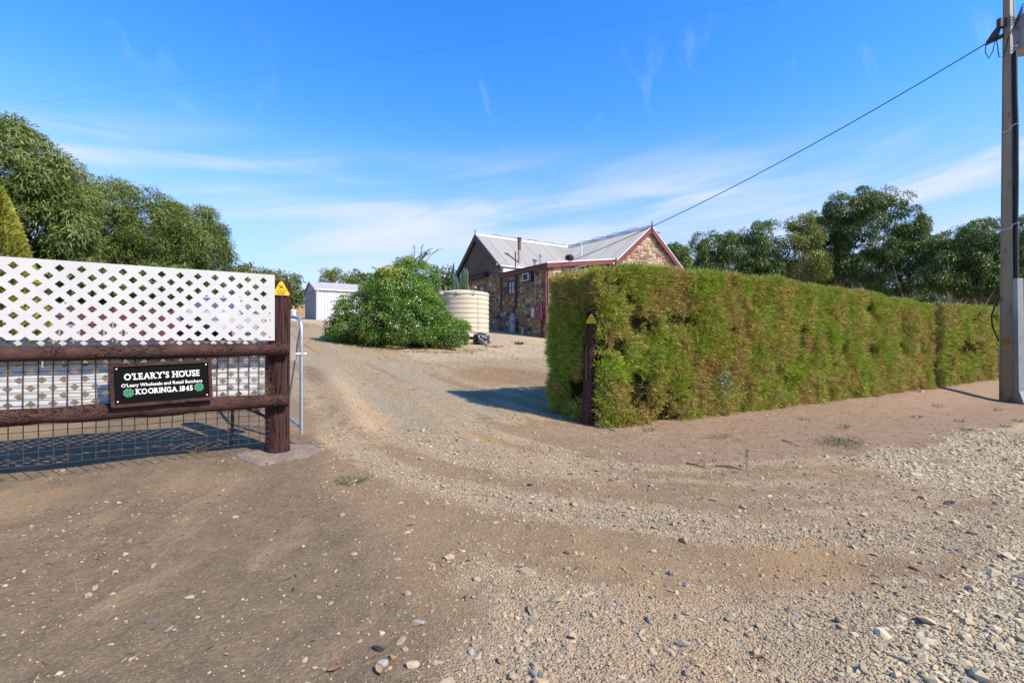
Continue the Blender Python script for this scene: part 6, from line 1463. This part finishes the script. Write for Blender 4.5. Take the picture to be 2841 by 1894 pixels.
# small lighthouse-like ornament past the gatepost
D = 36.0; s, t = at_px(814, D); g0 = gz(s, t); zo = z_px(879, D); lo = thing('garden_lighthouse', 'small grey and white garden ornament with a red cap beyond the open gate', 'ornament', W(s, t, g0)); zz = zo-g0
MB().lathe(W(s, t, g0), [(.30, -.1), (.26, zz*.5), (.20, zz+.02), (.19, zz+.28), (.16, zz+.42)], 16).build('body', pmat('grey_white_stripe', (.40, .43, .45), (.62, .63, .64), 1.2, .5, stretch=(.2, .2, 3)), lo, True)
MB().lathe(W(s, t, g0), [(.16, zz+.421), (.22, zz+.43), (.20, zz+.5), (.13, zz+.56)], 16).build('gallery', WHITE_P, lo, True); MB().lathe(W(s, t, g0), [(.13, zz+.561), (.13, zz+.66), (.05, zz+.72)], 16).build('cap', REDINK, lo, True); MB().lathe(W(s, t, g0), [(.05, zz+.721), (.04, zz+.78), (.01, zz+.8)], 10).build('finial', WHITE_P, lo, True)
# far wire fence posts on the hill
for k, (px, D, lab) in enumerate(((827, 60, 'thin grey fence stake on the dry hill, left of the shed'), (843, 63, 'second thin fence stake on the dry hill, against the shed wall'))):
    s, t = at_px(px, D); g0 = gz(s, t); o = MB().tube([W(s, t, g0-.1), W(s, t, g0+1.9)], .04, 6).build('fence_stake', ZINC); tag(o, lab, 'stake', 'stakes of the hill fence')

# ------------------------------------------------------------------ weeds, twigs and leaves on the ground
WEED = leaf_mat('weed_green', [(0, (.16, .15, .08)), (.5, (.07, .11, .03)), (1, (.12, .18, .05))], .6, .25); DRY = leaf_mat('dry_weed', [(0, (.22, .15, .08)), (1, (.36, .28, .15))], .8, .15)
def tuft(name, px, py, label, n, h, spread, m, seed, w=.006, group=None, cat='weed', flat=.4):
    s, t = unproj(px, py); g0 = gz(s, t); c = W(s, t, g0); o = thing(name, label, cat, c, group); rng = np.random.default_rng(seed); a = rng.uniform(0, 6.283, n); r = spread*np.sqrt(rng.uniform(size=n))*.6
    P = np.stack([c.x+r*np.cos(a), c.y+r*np.sin(a), np.full(n, g0-.005)], 1); d = np.stack([np.cos(a)*flat+rng.normal(0, .3, n), np.sin(a)*flat+rng.normal(0, .3, n), rng.uniform(.5, 1.0, n)], 1)
    v, q = leaf_arrays(P, d, rng.normal(size=(n, 3)), rng.uniform(.5, 1.1, n)*h, np.full(n, w)*rng.uniform(.7, 1.4, n), .25); np_mesh('leaves', v, q, m, o, {'tint': ('FACE', rng.uniform(size=n))}); return o
tuft('grass_tuft', 975, 1336, 'flattened green grass tuft growing beside the gravel track', 130, .14, .22, WEED, 301, .006, flat=1.3)
def sprout(px, py, h, label, seed):
    s, t = unproj(px, py); g0 = gz(s, t); c = W(s, t, g0); o = thing('sprout', label, 'weed', c); rng = np.random.default_rng(seed)
    MB().tube([c, c+Vector((.01, 0, h*.5)), c+Vector((-.005, .01, h))], [.004, .003, .0015], 5).build('stem', pmat('sprout_stem', (.10, .11, .05), None, 5, .7), o)
    n = 46; u = rng.uniform(.15, 1, n); a = rng.uniform(0, 6.283, n); P = np.stack([c.x+0*u, c.y+0*u, g0+u*h], 1); v, q = leaf_arrays(P, np.stack([np.cos(a), np.sin(a), rng.uniform(.2, 1, n)], 1), rng.normal(size=(n, 3)), rng.uniform(.025, .05, n), rng.uniform(.006, .011, n)); np_mesh('leaves', v, q, WEED, o, {'tint': ('FACE', rng.uniform(.3, 1, n))})
sprout(2071, 1304, .27, 'single upright green sprout at the edge of the gravel on the right', 311)
def sprawl(px, py, label, n, L0, W0, seed, m):
    s, t = unproj(px, py); g0 = gz(s, t); o = thing('creeping_weed', label, 'weed', W(s, t, g0)); rng = np.random.default_rng(seed); S = s+rng.normal(0, L0, n); T = t+rng.normal(0, W0, n); z = ground_z(S, T)+rng.uniform(0, .05, n)
    P = np.stack([S*A2[0]+T*B2[0], S*A2[1]+T*B2[1], z], 1); v, q = leaf_arrays(P, np.stack([rng.normal(size=n), rng.normal(size=n), rng.uniform(-.2, .7, n)], 1), rng.normal(size=(n, 3)), rng.uniform(.02, .055, n), rng.uniform(.006, .013, n)); np_mesh('leaves', v, q, m, o, {'tint': ('FACE', rng.uniform(size=n))})
sprawl(2335, 1232, 'creeping grey green weed patch on the bare dirt in front of the hedge', 900, .33, .16, 321, leaf_mat('creeper', [(0, (.14, .13, .08)), (.5, (.10, .12, .06)), (1, (.16, .17, .09))], .7, .2))
sprawl(2000, 1215, 'dry brown weed lying near the hedge foot left of the creeping patch', 200, .16, .06, 322, DRY)
GW = 'small dry weeds on the bare ground before the hedge'
for k, (px, py, h, m, lab) in enumerate([(2340, 1190, .20, DRY, 'thin dry weed just behind the creeping weed patch'), (2540, 1160, .16, WEED, 'low weed left of a cluster in front of the far hedge'), (2600, 1130, .22, DRY, 'tall dry stalk near the limestone lump by the hedge'), (2660, 1170, .14, WEED, 'small green weed between the hedge shadow gap and pole foot'), (2680, 1195, .14, WEED, 'green weed nearest below the hedge shadow gap'),
    (2770, 1140, .16, WEED, 'green weed beside the foot of the power pole'), (2790, 1185, .13, WEED, 'small weed below the power pole foot'), (2826, 1170, .12, WEED, 'weed at the right picture edge below the pole'), (2750, 1230, .12, DRY, 'dry weed tuft low on the right bank'), (2820, 1230, .14, DRY, 'dry weed at the right picture edge, lower bank'), (1800, 1195, .10, WEED, 'tiny weed under the near hedge foot'), (2230, 1165, .10, WEED, 'small grey weed under the middle of the hedge')]):
    tuft('weed', px, py, lab, 34, h, .13, m, 330+k, .008, GW)
tuft('dry_grass_tuft', 545, 1258, 'wispy dry grass tuft under the wire mesh left of the post', 60, .16, .10, DRY, 351, .004)
s, t = .80, 6.80
tuft('leafy_weed', 1440, 955, 'bright green leafy weed on the pale gravel before the lean-to', 60, .22, .3, WEED, 352, .07)
# dry grass caught behind the lower rail at the post
n = 220; rng = np.random.default_rng(360); c = np.array(W(.70, 6.76, .83)); P = c+rng.normal(0, 1, (n, 3))*np.array([.06, .03, .05]); v, q = leaf_arrays(P, rng.normal(size=(n, 3))+np.array([0, 0, .4]), rng.normal(size=(n, 3)), rng.uniform(.06, .15, n), np.full(n, .002)); no = np_mesh('dry_grass_wad', v, q, DRY, None, {'tint': ('FACE', rng.uniform(size=n))}); tag(no, 'wispy wad of dry grass caught between lower rail and post', 'dry grass')
# brown leaves and twigs scattered about
n = 3200; rng = np.random.default_rng(370); S = rng.uniform(-1.5, 16, n); T = np.where(rng.uniform(size=n) < .7, rng.uniform(2.5, 6.1, n), rng.uniform(.6, 9, n)); k = rng.uniform(size=n) < np.where(S > 4, 1.0, .28); S, T = S[k], T[k]; n = len(S)
P = np.stack([S*A2[0]+T*B2[0], S*A2[1]+T*B2[1], ground_z(S, T)+.008], 1); v, q = leaf_arrays(P, np.stack([rng.normal(size=n), rng.normal(size=n), rng.normal(0, .15, n)], 1), np.tile([0, 0, 1.], (n, 1))+rng.normal(0, .35, (n, 3)), rng.uniform(.02, .10, n), rng.uniform(.003, .016, n))
lt = np_mesh('leaf_litter', v, q, leaf_mat('brown_litter', [(0, (.10, .055, .03)), (.5, (.22, .12, .06)), (1, (.38, .27, .15))], .8, .1), None, {'tint': ('FACE', rng.uniform(size=n))}); tag(lt, 'dry brown leaves and needle scraps scattered over the dirt before the hedge', kind='stuff')
for k, (px, py, px2, py2, lab) in enumerate(((1905, 1287, 1965, 1303, 'short dark stick on the dirt left of the upright sprout'), (1985, 1294, 2060, 1304, 'thin curved stick touching the foot of the upright sprout'), (2170, 1222, 2215, 1240, 'fine twig lying left of the creeping weed patch'), (2090, 1828, 2142, 1848, 'reddish brown curl of bark in the lower right gravel'))):
    (s, t), (s2, t2) = unproj(px, py), unproj(px2, py2); sm_, tm_ = (s+s2)/2, (t+t2)/2
    o = MB().tube([W(s, t, gz(s, t)+.012), W(sm_+.02, tm_+.02, gz(sm_, tm_)+.02), W(s2, t2, gz(s2, t2)+.01)], [.008, .007, .003], 6).build('stick', BARK_D if k < 3 else pmat('red_bark', (.26, .12, .07), None, 6, .8), None, True); tag(o, lab, 'stick', 'fallen sticks on the ground')
for k, (px, py, rz, lab) in enumerate(((932, 1862, .4, 'curled rust brown leaf lying bottom left of the black shard'), (1052, 1866, 2.2, 'dry tan leaf lying just below the round white stone'))):
    s, t = unproj(px, py); c = W(s, t, gz(s, t)+.012); V = []
    for i in range(7):
        u = i/6; w = .018*math.sin(math.pi*min(.97, u+.03)); x = (u-.5)*.085
        for y in (-w, 0, w): V.append(c+Vector((x*math.cos(rz)-y*math.sin(rz), x*math.sin(rz)+y*math.cos(rz), .006*abs(y)/max(w, .001)+.012*u*u)))
    F_ = [(i*3+j, i*3+3+j, i*3+4+j, i*3+1+j) for i in range(6) for j in range(2)]
    o = MB().add(V, F_).build('fallen_leaf', pmat('leaf_brown', (.30, .13, .06) if k == 0 else (.36, .25, .14), None, 9, .7), None, True); tag(o, lab, 'leaf', 'single fallen leaves')
import OpenImageIO as oiio, numpy as np, sys
im=oiio.ImageBuf('/workdir/render_main.png').get_pixels(oiio.FLOAT)[:,:,:3]*255
for n,(x0,y0,x1,y1) in dict(skytop=(300,5,600,30),skymid=(400,120,600,150),skylow=(300,225,350,240),skyR=(900,150,960,170),lattice=(20,262,60,268),shadow_f=(20,450,200,462),hedge_sh=(480,398,520,408),gravel=(560,480,800,510),dirtL=(50,560,250,620),hedge=(650,320,850,370),bank=(700,430,780,445),roof=(490,240,520,255),yard=(400,355,480,370)).items():
    print(n,im[y0:y1,x0:x1].mean((0,1)).round())
